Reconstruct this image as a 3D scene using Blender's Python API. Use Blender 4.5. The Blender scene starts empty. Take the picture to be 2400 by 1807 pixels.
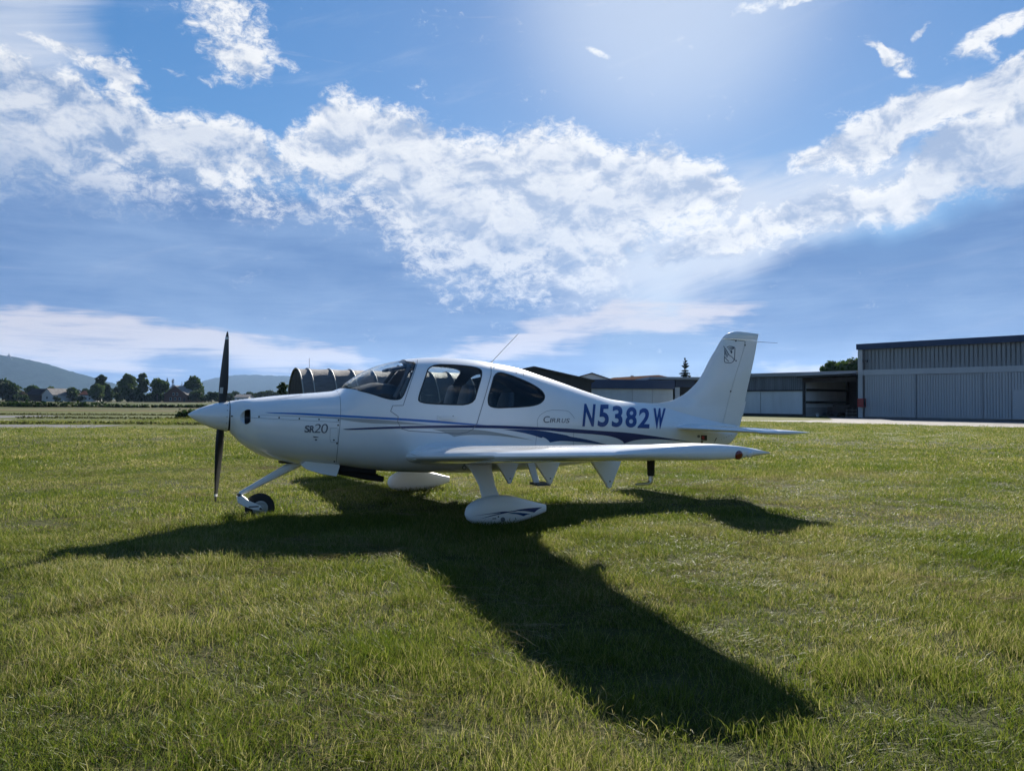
import bpy, bmesh, math, random
import numpy as np
from mathutils import Vector, Matrix
from mathutils.bvhtree import BVHTree

SC = bpy.context.scene
COL = SC.collection
rng = random.Random(7)
nrg = np.random.default_rng(11)
R = math.radians

# ------------------------------------------------------------------ camera
FPX, CX, CY = 1735.0, 1200.0, 903.5          # focal length and centre in photograph pixels (2400 x 1807)
CAM = Vector((0, 0, 1.36))
PITCH, ROLL = math.atan((940 - CY) / FPX), 0.0050
_F = Vector((0, math.cos(PITCH), math.sin(PITCH)))
_R0 = Vector((1, 0, 0)); _U0 = Vector((0, -math.sin(PITCH), math.cos(PITCH)))
_RV = math.cos(ROLL) * _R0 + math.sin(ROLL) * _U0
_UV = math.cos(ROLL) * _U0 - math.sin(ROLL) * _R0
cam_d = bpy.data.cameras.new('camera'); cam = bpy.data.objects.new('camera', cam_d); COL.objects.link(cam)
cam_d.sensor_width = 36.0; cam_d.lens = FPX / 2400 * 36.0
cam_d.clip_start = 0.05; cam_d.clip_end = 30000
cam.matrix_world = Matrix(((_RV.x, _UV.x, -_F.x, CAM.x), (_RV.y, _UV.y, -_F.y, CAM.y), (_RV.z, _UV.z, -_F.z, CAM.z), (0, 0, 0, 1)))
SC.camera = cam

def ray(px, py):
    """world direction of a photograph pixel"""
    return (_F * FPX + _RV * (px - CX) - _UV * (py - CY)).normalized()
def at_depth(px, py, d):
    r = ray(px, py); return CAM + r * (d / r.y)
def on_ground(px, py, z=0.0):
    r = ray(px, py); return CAM + r * ((z - CAM.z) / r.z)

# ------------------------------------------------------------------ light
SUN_AZ, SUN_EL = R(12.0), R(30.0)
SC.view_settings.view_transform = 'Standard'; SC.view_settings.look = 'None'
SC.view_settings.exposure = 1.15; SC.view_settings.gamma = 1.0; SC.view_settings.use_curve_mapping = False
sd = bpy.data.lights.new('sun', 'SUN'); so = bpy.data.objects.new('sun', sd); COL.objects.link(so)
sd.energy = 5.0; sd.angle = R(0.5); sd.color = (1.0, 0.94, 0.84)
_tosun = Vector((math.sin(SUN_AZ) * math.cos(SUN_EL), math.cos(SUN_AZ) * math.cos(SUN_EL), math.sin(SUN_EL)))
so.rotation_euler = _tosun.to_track_quat('Z', 'Y').to_euler()
so.location = _tosun * 60

SKY_K = 0.69
def build_world():
    w = bpy.data.worlds.new('World'); SC.world = w; w.use_nodes = True
    w.cycles.sampling_method = 'MANUAL'; w.cycles.sample_map_resolution = 512
    nt = w.node_tree; N = nt.nodes; L = nt.links; N.clear()
    def node(t, **kw):
        n = N.new(t)
        for k, v in kw.items(): setattr(n, k, v)
        return n
    def put(sock, v):
        if hasattr(v, 'is_linked') or isinstance(v, bpy.types.NodeSocket): L.new(v, sock)
        else: sock.default_value = v
    def m(op, a, b=0.0, c=None, clamp=False):
        n = node('ShaderNodeMath', operation=op, use_clamp=clamp); put(n.inputs[0], a); put(n.inputs[1], b)
        if c is not None: put(n.inputs[2], c)
        return n.outputs[0]
    def smooth(v, lo, hi, a=0.0, b=1.0):
        n = node('ShaderNodeMapRange', interpolation_type='SMOOTHSTEP'); put(n.inputs[0], v)
        n.inputs[1].default_value = lo; n.inputs[2].default_value = hi; n.inputs[3].default_value = a; n.inputs[4].default_value = b
        return n.outputs[0]
    def mix(f, a, b):
        n = node('ShaderNodeMix', data_type='RGBA'); put(n.inputs[0], f)
        for i, v in ((6, a), (7, b)):
            if isinstance(v, bpy.types.NodeSocket): L.new(v, n.inputs[i])
            else: n.inputs[i].default_value = (*v, 1)
        return n.outputs[2]
    tc = node('ShaderNodeTexCoord'); sep = node('ShaderNodeSeparateXYZ'); L.new(tc.outputs['Generated'], sep.inputs[0])
    X, Y, Z = sep.outputs
    hyp = m('SQRT', m('ADD', m('MULTIPLY', X, X), m('MULTIPLY', Y, Y)))
    az = m('MULTIPLY', m('ARCTAN2', X, Y), 57.2958)
    el = m('MULTIPLY', m('ARCTAN2', Z, hyp), 57.2958)
    cb = node('ShaderNodeCombineXYZ'); L.new(az, cb.inputs[0]); L.new(el, cb.inputs[1]); AE = cb.outputs[0]
    # warped position for ragged edges
    def noise(vec, scale, detail=4, rough=0.55, dist=0.0, sx=1.0, sy=1.0, off=(0, 0, 0)):
        mp = node('ShaderNodeMapping'); L.new(vec, mp.inputs[0]); mp.inputs['Scale'].default_value = (sx, sy, 1); mp.inputs['Location'].default_value = off
        n = node('ShaderNodeTexNoise'); L.new(mp.outputs[0], n.inputs['Vector'])
        n.inputs['Scale'].default_value = scale; n.inputs['Detail'].default_value = detail
        n.inputs['Roughness'].default_value = rough; n.inputs['Distortion'].default_value = dist
        return n
    wn = noise(AE, 0.16, 3, 0.55)
    wv = node('ShaderNodeVectorMath', operation='MULTIPLY_ADD'); L.new(wn.outputs['Color'], wv.inputs[0])
    wv.inputs[1].default_value = (5.0, 3.4, 0); wv.inputs[2].default_value = (0, 0, 0)
    wa = node('ShaderNodeVectorMath', operation='ADD'); L.new(AE, wa.inputs[0]); L.new(wv.outputs[0], wa.inputs[1])
    wb = node('ShaderNodeVectorMath', operation='SUBTRACT'); L.new(wa.outputs[0], wb.inputs[0]); wb.inputs[1].default_value = (2.5, 1.7, 0)
    P = wb.outputs[0]
    DEG = 1.0854 / FPX * 57.2958                          # degrees per pixel of the 2211-wide view (near the centre)
    def ae(px, py):
        r = ray(px * 1.0854, py * 1.0854)
        return math.degrees(math.atan2(r.x, r.y)), math.degrees(math.atan2(r.z, math.hypot(r.x, r.y)))
    ps = node('ShaderNodeSeparateXYZ'); L.new(P, ps.inputs[0]); PA, PE = ps.outputs[0], ps.outputs[1]
    tpos = m('MULTIPLY_ADD', PA, 1 / 90.0, 0.5)
    def curve(pts):
        """elevation in degrees of a line through the given sky points, as a function of azimuth"""
        n = node('ShaderNodeFloatCurve'); L.new(tpos, n.inputs['Value'])
        cv = n.mapping.curves[0]; xy = sorted((min(max(ae(*p)[0] / 90 + .5, 0), 1), ae(*p)[1] / 40) for p in pts)
        while len(cv.points) < len(xy): cv.points.new(0.5, 0.5)
        for p, (x, y) in zip(cv.points, xy): p.location = (x, y)
        n.mapping.use_clip = False; n.mapping.extend = 'HORIZONTAL'; n.mapping.update()
        return m('MULTIPLY', n.outputs[0], 40.0)
    def ramp(v, w):
        n = node('ShaderNodeMapRange', interpolation_type='LINEAR', clamp=True); put(n.inputs[0], v)
        n.inputs[1].default_value = -w; n.inputs[2].default_value = w
        return n.outputs[0]
    def band(top, bot, st, sb, x0=None, x1=None, sx=3.0):
        v = m('MINIMUM', ramp(m('SUBTRACT', curve(top), PE), st), ramp(m('SUBTRACT', PE, curve(bot)), sb))
        if x0 is not None: v = m('MINIMUM', v, ramp(m('SUBTRACT', PA, ae(x0, 400)[0]), sx))
        if x1 is not None: v = m('MINIMUM', v, ramp(m('SUBTRACT', ae(x1, 400)[0], PA), sx))
        return v
    def blob(px, py, rx, ry, rot, wgt):
        a, e = ae(px, py); k = 1 / (1 + math.tan(R(a)) ** 2); rx *= DEG * (.35 + .65 * k); ry *= DEG * (.5 + .5 * k)
        cr, sr = math.cos(R(-rot)), math.sin(R(-rot))
        u = m('MULTIPLY_ADD', PA, cr / rx, m('MULTIPLY_ADD', PE, sr / rx, -(a * cr + e * sr) / rx))
        v = m('MULTIPLY_ADD', PA, -sr / ry, m('MULTIPLY_ADD', PE, cr / ry, -(-a * sr + e * cr) / ry))
        d2 = m('MULTIPLY_ADD', u, u, m('MULTIPLY', v, v))
        return m('MULTIPLY', m('SUBTRACT', 1.0, m('MULTIPLY', d2, .6), clamp=True), wgt)
    def add(*vs):
        o = vs[0]
        for v in vs[1:]: o = m('ADD', o, v)
        return o
    # sky proper
    sky = node('ShaderNodeTexSky', sky_type='NISHITA', sun_disc=False)
    sky.sun_elevation = SUN_EL; sky.sun_rotation = SUN_AZ; sky.altitude = 50; sky.air_density = 1.0; sky.dust_density = 0.15; sky.ozone_density = 3.5
    bw = node('ShaderNodeRGBToBW'); L.new(sky.outputs[0], bw.inputs[0])
    kk = m('MULTIPLY', m('POWER', bw.outputs[0], -0.35), SKY_K)      # the camera's tone curve holds the wide range of the sky
    ml = node('ShaderNodeVectorMath', operation='SCALE'); L.new(sky.outputs[0], ml.inputs[0]); L.new(kk, ml.inputs['Scale'])
    hs = node('ShaderNodeHueSaturation'); L.new(ml.outputs[0], hs.inputs['Color']); hs.inputs['Saturation'].default_value = 1.25
    col = hs.outputs[0]
    # nearness to the sun, from the direction itself
    dt = node('ShaderNodeVectorMath', operation='DOT_PRODUCT'); L.new(tc.outputs['Generated'], dt.inputs[0]); dt.inputs[1].default_value = _tosun
    sunny = smooth(dt.outputs['Value'], 0.80, 1.0)
    # outside the photograph the cloud cover goes on from noise alone
    outn = noise(AE, 0.05, 2, 0.5, off=(13, 7, 0))
    edge = m('MAXIMUM', smooth(m('ABSOLUTE', az), 33, 46), smooth(el, 29, 38))
    outer = m('MULTIPLY', m('MULTIPLY', edge, smooth(outn.outputs[0], 0.53, 0.72)), smooth(el, 2, 8))
    inn = m('SUBTRACT', 1.0, smooth(m('ABSOLUTE', az), 44, 62))
    big = noise(P, 0.23, 6, 0.62, 0.25, 1.0, 1.55)
    fine = noise(AE, 1.05, 6, 0.72, 0.5, 1.0, 1.6)
    streak = noise(AE, 0.24, 6, 0.66, 0.4, 0.34, 3.2)
    slm = node('ShaderNodeMapping'); L.new(AE, slm.inputs[0]); slm.inputs['Rotation'].default_value = (0, 0, R(-14))
    slant = noise(slm.outputs[0], 0.25, 5, 0.62, 0.5, 0.32, 2.2, off=(2, 5, 0))
    soft = noise(P, 0.14, 4, 0.5, 0.2, 0.55, 1.5, off=(3, 9, 0))
    S0 = 1.0 / 0.1                                        # colours below are picture values, the background strength is 0.1
    def c(r, g, b, k=1.0):
        f = lambda v: ((v / 255) / 12.92 if v / 255 <= 0.04045 else ((v / 255 + 0.055) / 1.055) ** 2.4) * S0 * k / (2 ** SC.view_settings.exposure)
        return f(r), f(g), f(b)
    # 1: smooth grey-blue cloud bases
    veil = m('MAXIMUM', band([(-60, 280), (300, 330), (600, 375), (1000, 440), (1250, 540), (1450, 620)], [(-60, 900), (500, 900), (1000, 900), (1450, 900)], 2.2, 2.0, None, 1400, 5),
             band([(1380, 650), (1600, 560), (1750, 505), (1950, 470), (2211, 385)], [(1380, 900), (1700, 900), (2211, 900)], 1.3, 2.0, 1450, None, 4))
    veil = m('MAXIMUM', m('MULTIPLY', veil, inn), smooth(el, 3.5, 11, .80, 0.0))
    vm = m('MULTIPLY', smooth(m('ADD', m('ADD', veil, m('MULTIPLY', outer, .6)), m('MULTIPLY', m('SUBTRACT', soft.outputs[0], 0.5), 0.9)), 0.20, 0.95), 0.94)
    vcol = mix(smooth(m('MULTIPLY_ADD', streak.outputs[0], .35, m('MULTIPLY', soft.outputs[0], .65)), 0.34, 0.68), c(84, 122, 178), c(128, 158, 202))
    col = mix(vm, col, vcol)
    # 2: thin high veil of ice cloud
    cir = m('MAXIMUM', band([(1200, 610), (1400, 480), (1500, 430), (1700, 375), (1950, 345)], [(1200, 650), (1500, 640), (1700, 540), (1950, 430)], 2.5, 2.5, 1230, 1950, 4),
            blob(0, 60, 190, 190, 40, .7))
    cm = m('MULTIPLY', smooth(m('ADD', cir, m('MULTIPLY', m('SUBTRACT', slant.outputs[0], 0.5), 1.1)), 0.02, 0.95), 0.88)
    col = mix(cm, col, c(214, 222, 236))
    # 3: pale streaks low over the horizon
    hor = m('MAXIMUM', band([(-60, 650), (200, 665), (500, 712), (700, 742), (850, 795)], [(-60, 800), (400, 790), (850, 815)], .7, 1.2, None, 830, 3),
            m('MAXIMUM', band([(850, 790), (1000, 750), (1200, 690), (1400, 655), (1650, 662)], [(850, 805), (1100, 775), (1300, 735), (1500, 715), (1650, 690)], .8, .8, 870, 1640, 2),
                     band([(1640, 785), (1900, 765), (2211, 730)], [(1640, 815), (2211, 800)], .6, .8, 1650, None, 2)))
    hm = smooth(m('ADD', hor, m('MULTIPLY', m('SUBTRACT', streak.outputs[0], 0.5), 2.6)), 0.30, 1.05)
    col = mix(m('MULTIPLY', hm, 0.85), col, c(220, 214, 218))
    # 4: bright broken cloud
    A_TOP = [(-60, 95), (0, 125), (150, 172), (300, 240), (440, 272), (560, 318), (592, 345), (625, 305), (740, 205), (900, 255), (1100, 300), (1200, 285), (1400, 320), (1500, 352), (1600, 420)]
    wA = band(A_TOP,
              [(-60, 330), (300, 345), (600, 385), (800, 440), (920, 560), (1150, 610), (1350, 560), (1430, 470), (1600, 436)], 1.3, 4.6, None, 1590, 1.5)
    B_TOP = [(1420, 530), (1600, 488), (1750, 440), (1900, 388), (2000, 330), (2100, 272), (2211, 235)]
    wB = band(B_TOP, [(1420, 560), (1600, 540), (1750, 500), (1900, 455), (2050, 410), (2211, 375)], .9, 1.3, 1440, None, 2.5)
    wC = band([(1715, 345), (1800, 298), (1900, 238), (2000, 195), (2060, 205), (2120, 155), (2211, 125)], [(1715, 365), (1800, 362), (1900, 345), (2000, 292), (2060, 262), (2120, 262), (2211, 258)], .8, .9, 1725, None, 1)
    wf = add(m('MULTIPLY', m('MAXIMUM', m('MULTIPLY', wA, smooth(PA, ae(640, 400)[0], ae(400, 400)[0], 1.0, 1.55)), m('MAXIMUM', m('MULTIPLY', wB, 1.15), wC)), 1.35),
             blob(490, 35, 110, 75, 35, .85), blob(500, 135, 70, 34, 10, .6), blob(185, 112, 130, 18, 10, .75), blob(290, 160, 60, 45, 40, .7), blob(1290, 112, 30, 9, 10, .8),
             blob(1880, 105, 45, 13, 45, .75), blob(1930, 128, 48, 18, 15, .75), blob(1955, 160, 30, 10, 20, .6), blob(395, 142, 24, 12, 10, .62), blob(470, 180, 60, 14, 8, .5), blob(2000, 70, 20, 10, -30, .65), blob(620, 150, 40, 12, 15, .45), blob(2160, 68, 55, 15, -22, .85), blob(2085, 125, 40, 24, -35, .75), blob(1420, 432, 150, 26, 0, .7), blob(1700, 2, 130, 12, 0, .7))
    wsum = m('ADD', m('MULTIPLY', wf, inn), m('MULTIPLY', outer, .8))
    nz = m('ADD', m('MULTIPLY', m('SUBTRACT', big.outputs[0], 0.5), 1.65), m('MULTIPLY', m('SUBTRACT', fine.outputs[0], 0.5), 1.55))
    dens = m('ADD', wsum, nz)
    wm = smooth(dens, 0.22, 0.95)
    # relief: compare the cloud with itself a little way towards the sun
    sh = node('ShaderNodeVectorMath', operation='ADD'); L.new(P, sh.inputs[0]); sh.inputs[1].default_value = (0.35, 1.15, 0)
    big2 = noise(sh.outputs[0], 0.23, 5, 0.60, 0.25, 1.0, 1.55)
    rel = m('SUBTRACT', big.outputs[0], big2.outputs[0])
    lit = smooth(m('ADD', m('MULTIPLY', rel, 2.2), m('MULTIPLY', m('SUBTRACT', fine.outputs[0], 0.5), .95)), -0.40, 0.28)
    thick = smooth(dens, 0.80, 1.75)
    lit2 = m('MULTIPLY', lit, m('SUBTRACT', 1.0, m('MULTIPLY', thick, 0.35)))
    wA_top = curve(A_TOP)
    inside = m('MULTIPLY', smooth(m('SUBTRACT', wA_top, PE), 2.2, 7.5), smooth(PA, ae(900, 400)[0], ae(430, 400)[0]))
    insb = m('MULTIPLY', smooth(m('SUBTRACT', curve(B_TOP), PE), 1.2, 5.0), smooth(PA, ae(1500, 400)[0], ae(1700, 400)[0]))
    insc = m('MULTIPLY', smooth(m('SUBTRACT', wA_top, PE), 3.0, 10.0), 0.35)
    shade = m('MAXIMUM', m('MULTIPLY', inside, 0.85), m('MAXIMUM', m('MULTIPLY', insb, .8), insc))
    lit2 = m('MULTIPLY', lit2, m('SUBTRACT', 1.0, shade))
    wcol = mix(lit2, c(132, 160, 200), c(250, 250, 250))
    wcol = mix(m('MULTIPLY', sunny, 0.25), wcol, c(255, 255, 255))
    col = mix(m('MULTIPLY', wm, 0.97), col, wcol)
    # aureole: bright hazy air close round the sun
    aur = m('MULTIPLY', m('POWER', smooth(dt.outputs['Value'], 0.965, 1.0), 2.0), 0.36)
    col = mix(aur, col, c(240, 248, 255, 1.1))
    bg = node('ShaderNodeBackground'); L.new(col, bg.inputs[0]); bg.inputs[1].default_value = 0.1
    out = node('ShaderNodeOutputWorld'); L.new(bg.outputs[0], out.inputs[0])
build_world()
SC.cycles.max_bounces = 5; SC.cycles.diffuse_bounces = 3; SC.cycles.glossy_bounces = 3; SC.cycles.use_adaptive_sampling = True; SC.cycles.adaptive_threshold = 0.015; SC.cycles.transparent_max_bounces = 12; SC.cycles.volume_bounces = 0
SC.cycles.caustics_reflective = False; SC.cycles.caustics_refractive = False
SC.cycles.use_denoising = True

# ------------------------------------------------------------------ helpers
def tag(o, label=None, cat=None, group=None, kind=None):
    if label: o['label'] = label
    if cat: o['category'] = cat
    if group: o['group'] = group
    if kind: o['kind'] = kind
    return o
def empty(name, loc=(0, 0, 0), rz=0.0):
    o = bpy.data.objects.new(name, None); COL.objects.link(o); o.location = loc; o.rotation_euler = (0, 0, rz); o.empty_display_size = .2
    return o
def mesh_obj(name, me, parent=None):
    o = bpy.data.objects.new(name, me); COL.objects.link(o)
    if parent is not None: o.parent = parent
    return o
def copy_tree(o, parent=None):
    c = o.copy(); COL.objects.link(c); c.parent = parent
    for ch in list(o.children): copy_tree(ch, c)
    return c
class MB:
    """collects vertices and faces and links them as ONE mesh object"""
    def __init__(s): s.v = []; s.f = []; s.m = []
    def add(s, vs, fs, mi=0):
        b = len(s.v); s.v += [tuple(p) for p in vs]; s.f += [tuple(i + b for i in f) for f in fs]; s.m += [mi] * len(fs); return s
    def box(s, x0, x1, y0, y1, z0, z1, mi=0):
        vs = [(x0, y0, z0), (x1, y0, z0), (x1, y1, z0), (x0, y1, z0), (x0, y0, z1), (x1, y0, z1), (x1, y1, z1), (x0, y1, z1)]
        return s.add(vs, [(3, 2, 1, 0), (4, 5, 6, 7), (0, 1, 5, 4), (1, 2, 6, 5), (2, 3, 7, 6), (3, 0, 4, 7)], mi)
    def prism(s, poly, y0, y1, mi=0):
        """polygon in x,z pushed from y0 to y1"""
        n = len(poly); vs = [(x, y0, z) for x, z in poly] + [(x, y1, z) for x, z in poly]
        fs = [tuple(range(n)), tuple(range(2 * n - 1, n - 1, -1))] + [((i + 1) % n, i, n + i, n + (i + 1) % n) for i in range(n)]
        return s.add(vs, fs, mi)
    def tube(s, pts, rad, seg=10, mi=0, cap=True):
        pts = [Vector(p) for p in pts]; rads = rad if isinstance(rad, (list, tuple)) else [rad] * len(pts); rings = []
        for i, p in enumerate(pts):
            d = (pts[min(i + 1, len(pts) - 1)] - pts[max(i - 1, 0)]).normalized()
            a = d.orthogonal().normalized() if i == 0 else (rings[-1][1] - d * rings[-1][1].dot(d)).normalized()
            b = d.cross(a); rings.append(([p + (a * math.cos(t) + b * math.sin(t)) * rads[i] for t in (2 * math.pi * k / seg for k in range(seg))], a))
        return s.loft([r[0] for r in rings], cap, mi)
    def loft(s, rings, cap=True, mi=0, flip=False):
        n = len(rings[0]); vs = [p for r in rings for p in r]; fs = []
        for i in range(len(rings) - 1):
            for k in range(n):
                f = (i * n + k, i * n + (k + 1) % n, (i + 1) * n + (k + 1) % n, (i + 1) * n + k); fs.append(f)
        if cap: fs += [tuple(range(n - 1, -1, -1)), tuple(range((len(rings) - 1) * n, len(rings) * n))]
        return s.add(vs, fs, mi)
    def lathe(s, c, axis, prof, seg=24, mi=0):
        """prof: (distance along axis, radius)"""
        ax = Vector(axis).normalized(); a = ax.orthogonal().normalized(); b = ax.cross(a); c = Vector(c)
        return s.loft([[c + ax * t + (a * math.cos(q) + b * math.sin(q)) * r for q in (2 * math.pi * k / seg for k in range(seg))] for t, r in prof], True, mi)
    def mesh(s, name, mats, smooth=None):
        me = bpy.data.meshes.new(name); me.from_pydata(s.v, [], s.f)
        for m_ in (mats if isinstance(mats, (list, tuple)) else [mats]): me.materials.append(m_)
        if any(s.m): me.polygons.foreach_set('material_index', s.m)
        bm = bmesh.new(); bm.from_mesh(me); bmesh.ops.recalc_face_normals(bm, faces=bm.faces); bm.to_mesh(me); bm.free()
        if smooth is not None:
            me.polygons.foreach_set('use_smooth', [True] * len(me.polygons)); me.set_sharp_from_angle(angle=R(smooth))
        me.update(); return me
    def build(s, name, mats, parent=None, smooth=None):
        return mesh_obj(name, s.mesh(name, mats, smooth), parent)

# ------------------------------------------------------------------ materials
MATS = {}
def mat(name, color, rough=0.6, metal=0.0, var=0.0, vscale=6.0, bump=0.0, bscale=40.0, coat=0.0, color2=None, spec=0.5, stretch=(1, 1, 1)):
    m_ = bpy.data.materials.new(name); m_.use_nodes = True; nt = m_.node_tree; b = nt.nodes['Principled BSDF']
    b.inputs['Base Color'].default_value = (*color, 1); b.inputs['Roughness'].default_value = rough; b.inputs['Metallic'].default_value = metal
    b.inputs['Specular IOR Level'].default_value = spec
    if coat: b.inputs['Coat Weight'].default_value = coat; b.inputs['Coat Roughness'].default_value = 0.05
    if var or color2 or bump:
        tc = nt.nodes.new('ShaderNodeTexCoord'); mp = nt.nodes.new('ShaderNodeMapping'); mp.inputs['Scale'].default_value = stretch
        nt.links.new(tc.outputs['Object'], mp.inputs[0])
    if var or color2:
        n = nt.nodes.new('ShaderNodeTexNoise'); n.inputs['Scale'].default_value = vscale; n.inputs['Detail'].default_value = 5; n.inputs['Roughness'].default_value = .65
        nt.links.new(mp.outputs[0], n.inputs['Vector'])
        cr = nt.nodes.new('ShaderNodeValToRGB'); cr.color_ramp.elements[0].position = .32; cr.color_ramp.elements[1].position = .70
        a = color2 or tuple(c * (1 - var) for c in color); z = color if color2 else tuple(min(1, c * (1 + var)) for c in color)
        cr.color_ramp.elements[0].color = (*a, 1); cr.color_ramp.elements[1].color = (*z, 1)
        nt.links.new(n.outputs[0], cr.inputs[0]); nt.links.new(cr.outputs[0], b.inputs['Base Color'])
    if bump:
        n2 = nt.nodes.new('ShaderNodeTexNoise'); n2.inputs['Scale'].default_value = bscale; n2.inputs['Detail'].default_value = 4
        nt.links.new(mp.outputs[0], n2.inputs['Vector'])
        bp = nt.nodes.new('ShaderNodeBump'); bp.inputs['Strength'].default_value = bump; bp.inputs['Distance'].default_value = 0.05
        nt.links.new(n2.outputs[0], bp.inputs['Height']); nt.links.new(bp.outputs[0], b.inputs['Normal'])
    MATS[name] = m_; return m_
def leaf_mat(name, c1, c2, trans=0.35, rough=0.5, scale=0.5, attr=None, c3=None, glossy=0.5):
    """leaf or blade: diffuse plus light through it; colour varies with place and from leaf to leaf"""
    m_ = bpy.data.materials.new(name); m_.use_nodes = True; nt = m_.node_tree; N = nt.nodes; L = nt.links; b = N['Principled BSDF']; out = N['Material Output']
    g = N.new('ShaderNodeNewGeometry'); n = N.new('ShaderNodeTexNoise'); n.inputs['Scale'].default_value = scale; n.inputs['Detail'].default_value = 3; L.new(g.outputs['Position'], n.inputs['Vector'])
    fac = n.outputs[0]
    if attr:
        at = N.new('ShaderNodeAttribute'); at.attribute_name = attr
        ad = N.new('ShaderNodeMath'); ad.operation = 'MULTIPLY_ADD'; L.new(at.outputs['Fac'], ad.inputs[0]); ad.inputs[1].default_value = 0.7; sb = N.new('ShaderNodeMath'); sb.operation = 'SUBTRACT'
        L.new(n.outputs[0], sb.inputs[0]); sb.inputs[1].default_value = 0.30; L.new(sb.outputs[0], ad.inputs[2]); fac = ad.outputs[0]
    cr = N.new('ShaderNodeValToRGB'); e = cr.color_ramp.elements; e[0].position = .22; e[1].position = .66; e[0].color = (*c1, 1); e[1].color = (*c2, 1)
    if c3: k = e.new(.88); k.color = (*c3, 1)
    L.new(fac, cr.inputs[0]); L.new(cr.outputs[0], b.inputs['Base Color'])
    b.inputs['Roughness'].default_value = rough; b.inputs['Specular IOR Level'].default_value = glossy
    t = N.new('ShaderNodeBsdfTranslucent'); L.new(cr.outputs[0], t.inputs[0])
    mx = N.new('ShaderNodeMixShader'); mx.inputs[0].default_value = trans; L.new(b.outputs[0], mx.inputs[1]); L.new(t.outputs[0], mx.inputs[2]); L.new(mx.outputs[0], out.inputs[0])
    MATS[name] = m_; return m_
def glass_mat(name, tint, refl=1.0):
    m_ = bpy.data.materials.new(name); m_.use_nodes = True; nt = m_.node_tree; N = nt.nodes; L = nt.links; out = N['Material Output']; N.remove(N['Principled BSDF'])
    t = N.new('ShaderNodeBsdfTransparent'); t.inputs[0].default_value = (*tint, 1); g = N.new('ShaderNodeBsdfGlossy'); g.inputs['Roughness'].default_value = 0.02
    lw = N.new('ShaderNodeLayerWeight'); pw = N.new('ShaderNodeMath'); pw.operation = 'POWER'; L.new(lw.outputs['Facing'], pw.inputs[0]); pw.inputs[1].default_value = 4.0; fr = N.new('ShaderNodeMath'); fr.operation = 'MULTIPLY_ADD'; L.new(pw.outputs[0], fr.inputs[0]); fr.inputs[1].default_value = .55; fr.inputs[2].default_value = .025
    mx = N.new('ShaderNodeMixShader'); L.new(fr.outputs[0], mx.inputs[0]); L.new(t.outputs[0], mx.inputs[1]); L.new(g.outputs[0], mx.inputs[2]); L.new(mx.outputs[0], out.inputs[0])
    MATS[name] = m_; return m_

mat('paint_white', (.78, .785, .78), .20, coat=.7, var=.025, vscale=2.5)
mat('paint_white_satin', (.74, .74, .72), .40)
mat('paint_navy', (.005, .022, .11), .3, coat=.15)
mat('paint_registration', (.009, .040, .20), .3, coat=.15)
mat('paint_blue', (.012, .14, .45), .3, coat=.15)
mat('paint_teal', (.006, .050, .16), .3, coat=.15)
mat('paint_silver', (.34, .35, .34), .35, metal=.3)
mat('lettering_grey', (.10, .11, .14), .4)
mat('seam', (.16, .17, .19), .7)
mat('black_plastic', (.012, .012, .013), .5)
mat('black_rubber', (.018, .018, .019), .8, bump=.3, bscale=60)
mat('blade_black', (.008, .008, .009), .5)
mat('bare_metal', (.55, .55, .56), .3, metal=.9)
mat('dark_metal', (.10, .10, .11), .5, metal=.6)
mat('soot', (.012, .011, .010), .9)
mat('seat_leather', (.075, .085, .10), .5, var=.2, vscale=20)
mat('cabin_trim', (.10, .10, .105), .8)
mat('cabin_light_trim', (.34, .34, .33), .8)
mat('lens_red', (.16, .006, .010), .12, coat=1)
mat('lens_clear', (.75, .75, .75), .08, coat=1)
mat('sticker_red', (.40, .03, .04), .5)
glass_mat('glass_clear', (.95, .96, .96)); glass_mat('glass_tinted', (.86, .88, .88)); glass_mat('glass_rear', (.76, .79, .80))
mat('asphalt', (.085, .085, .09), .9, var=.3, vscale=1.5, bump=.4, bscale=25)
mat('gravel', (.24, .22, .20), .95, var=.25, vscale=2.0, bump=.6, bscale=18)
mat('hangar_grey', (.23, .25, .27), .5, var=.08, vscale=.5, stretch=(1, 1, .15))
mat('hangar_light', (.42, .44, .46), .5, var=.07, vscale=.6, stretch=(1, 1, .15))
mat('hangar_white', (.58, .60, .62), .5, var=.10, vscale=.8, stretch=(1, 1, .2))
mat('hangar_blue', (.009, .035, .10), .45, var=.1, vscale=.6)
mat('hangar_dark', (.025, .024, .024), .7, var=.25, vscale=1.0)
mat('hangar_stained', (.13, .15, .175), .6, var=.30, vscale=1.1, stretch=(2.0, 1, .25))
mat('wood_dark', (.035, .026, .022), .85, var=.3, vscale=2)
mat('roof_brown', (.085, .055, .042), .95, spec=0.0, var=.25, vscale=1.5)
mat('roof_red', (.10, .045, .035), .95, spec=0.0, var=.25, vscale=.8)
mat('roof_dark', (.035, .032, .036), .95, spec=0.0, var=.2, vscale=.8)
mat('roof_grey', (.20, .19, .18), .95, spec=0.1, var=.2, vscale=.8)
mat('wall_white', (.55, .54, .52), .9, var=.08, vscale=.6)
mat('wall_brick', (.13, .06, .045), .9, var=.2, vscale=2)
mat('window_dark', (.02, .022, .026), .15)
mat('tent_fabric', (.135, .122, .116), .55, var=.25, vscale=3, stretch=(.6, 3, 3), bump=.8, bscale=6)
mat('tent_dark', (.03, .029, .03), .7, var=.4, vscale=4, stretch=(1, 6, .5), bump=.8, bscale=8)
mat('tent_hoop', (.36, .34, .31), .45)
mat('box_red', (.28, .02, .02), .45)
mat('bark', (.05, .04, .032), .95, var=.3, vscale=3, bump=.6, bscale=12)
mat('stone', (.22, .20, .19), .9)
leaf_mat('leaf_green', (.022, .048, .012), (.06, .105, .022), .35, .7, .35, glossy=.1)
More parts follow.
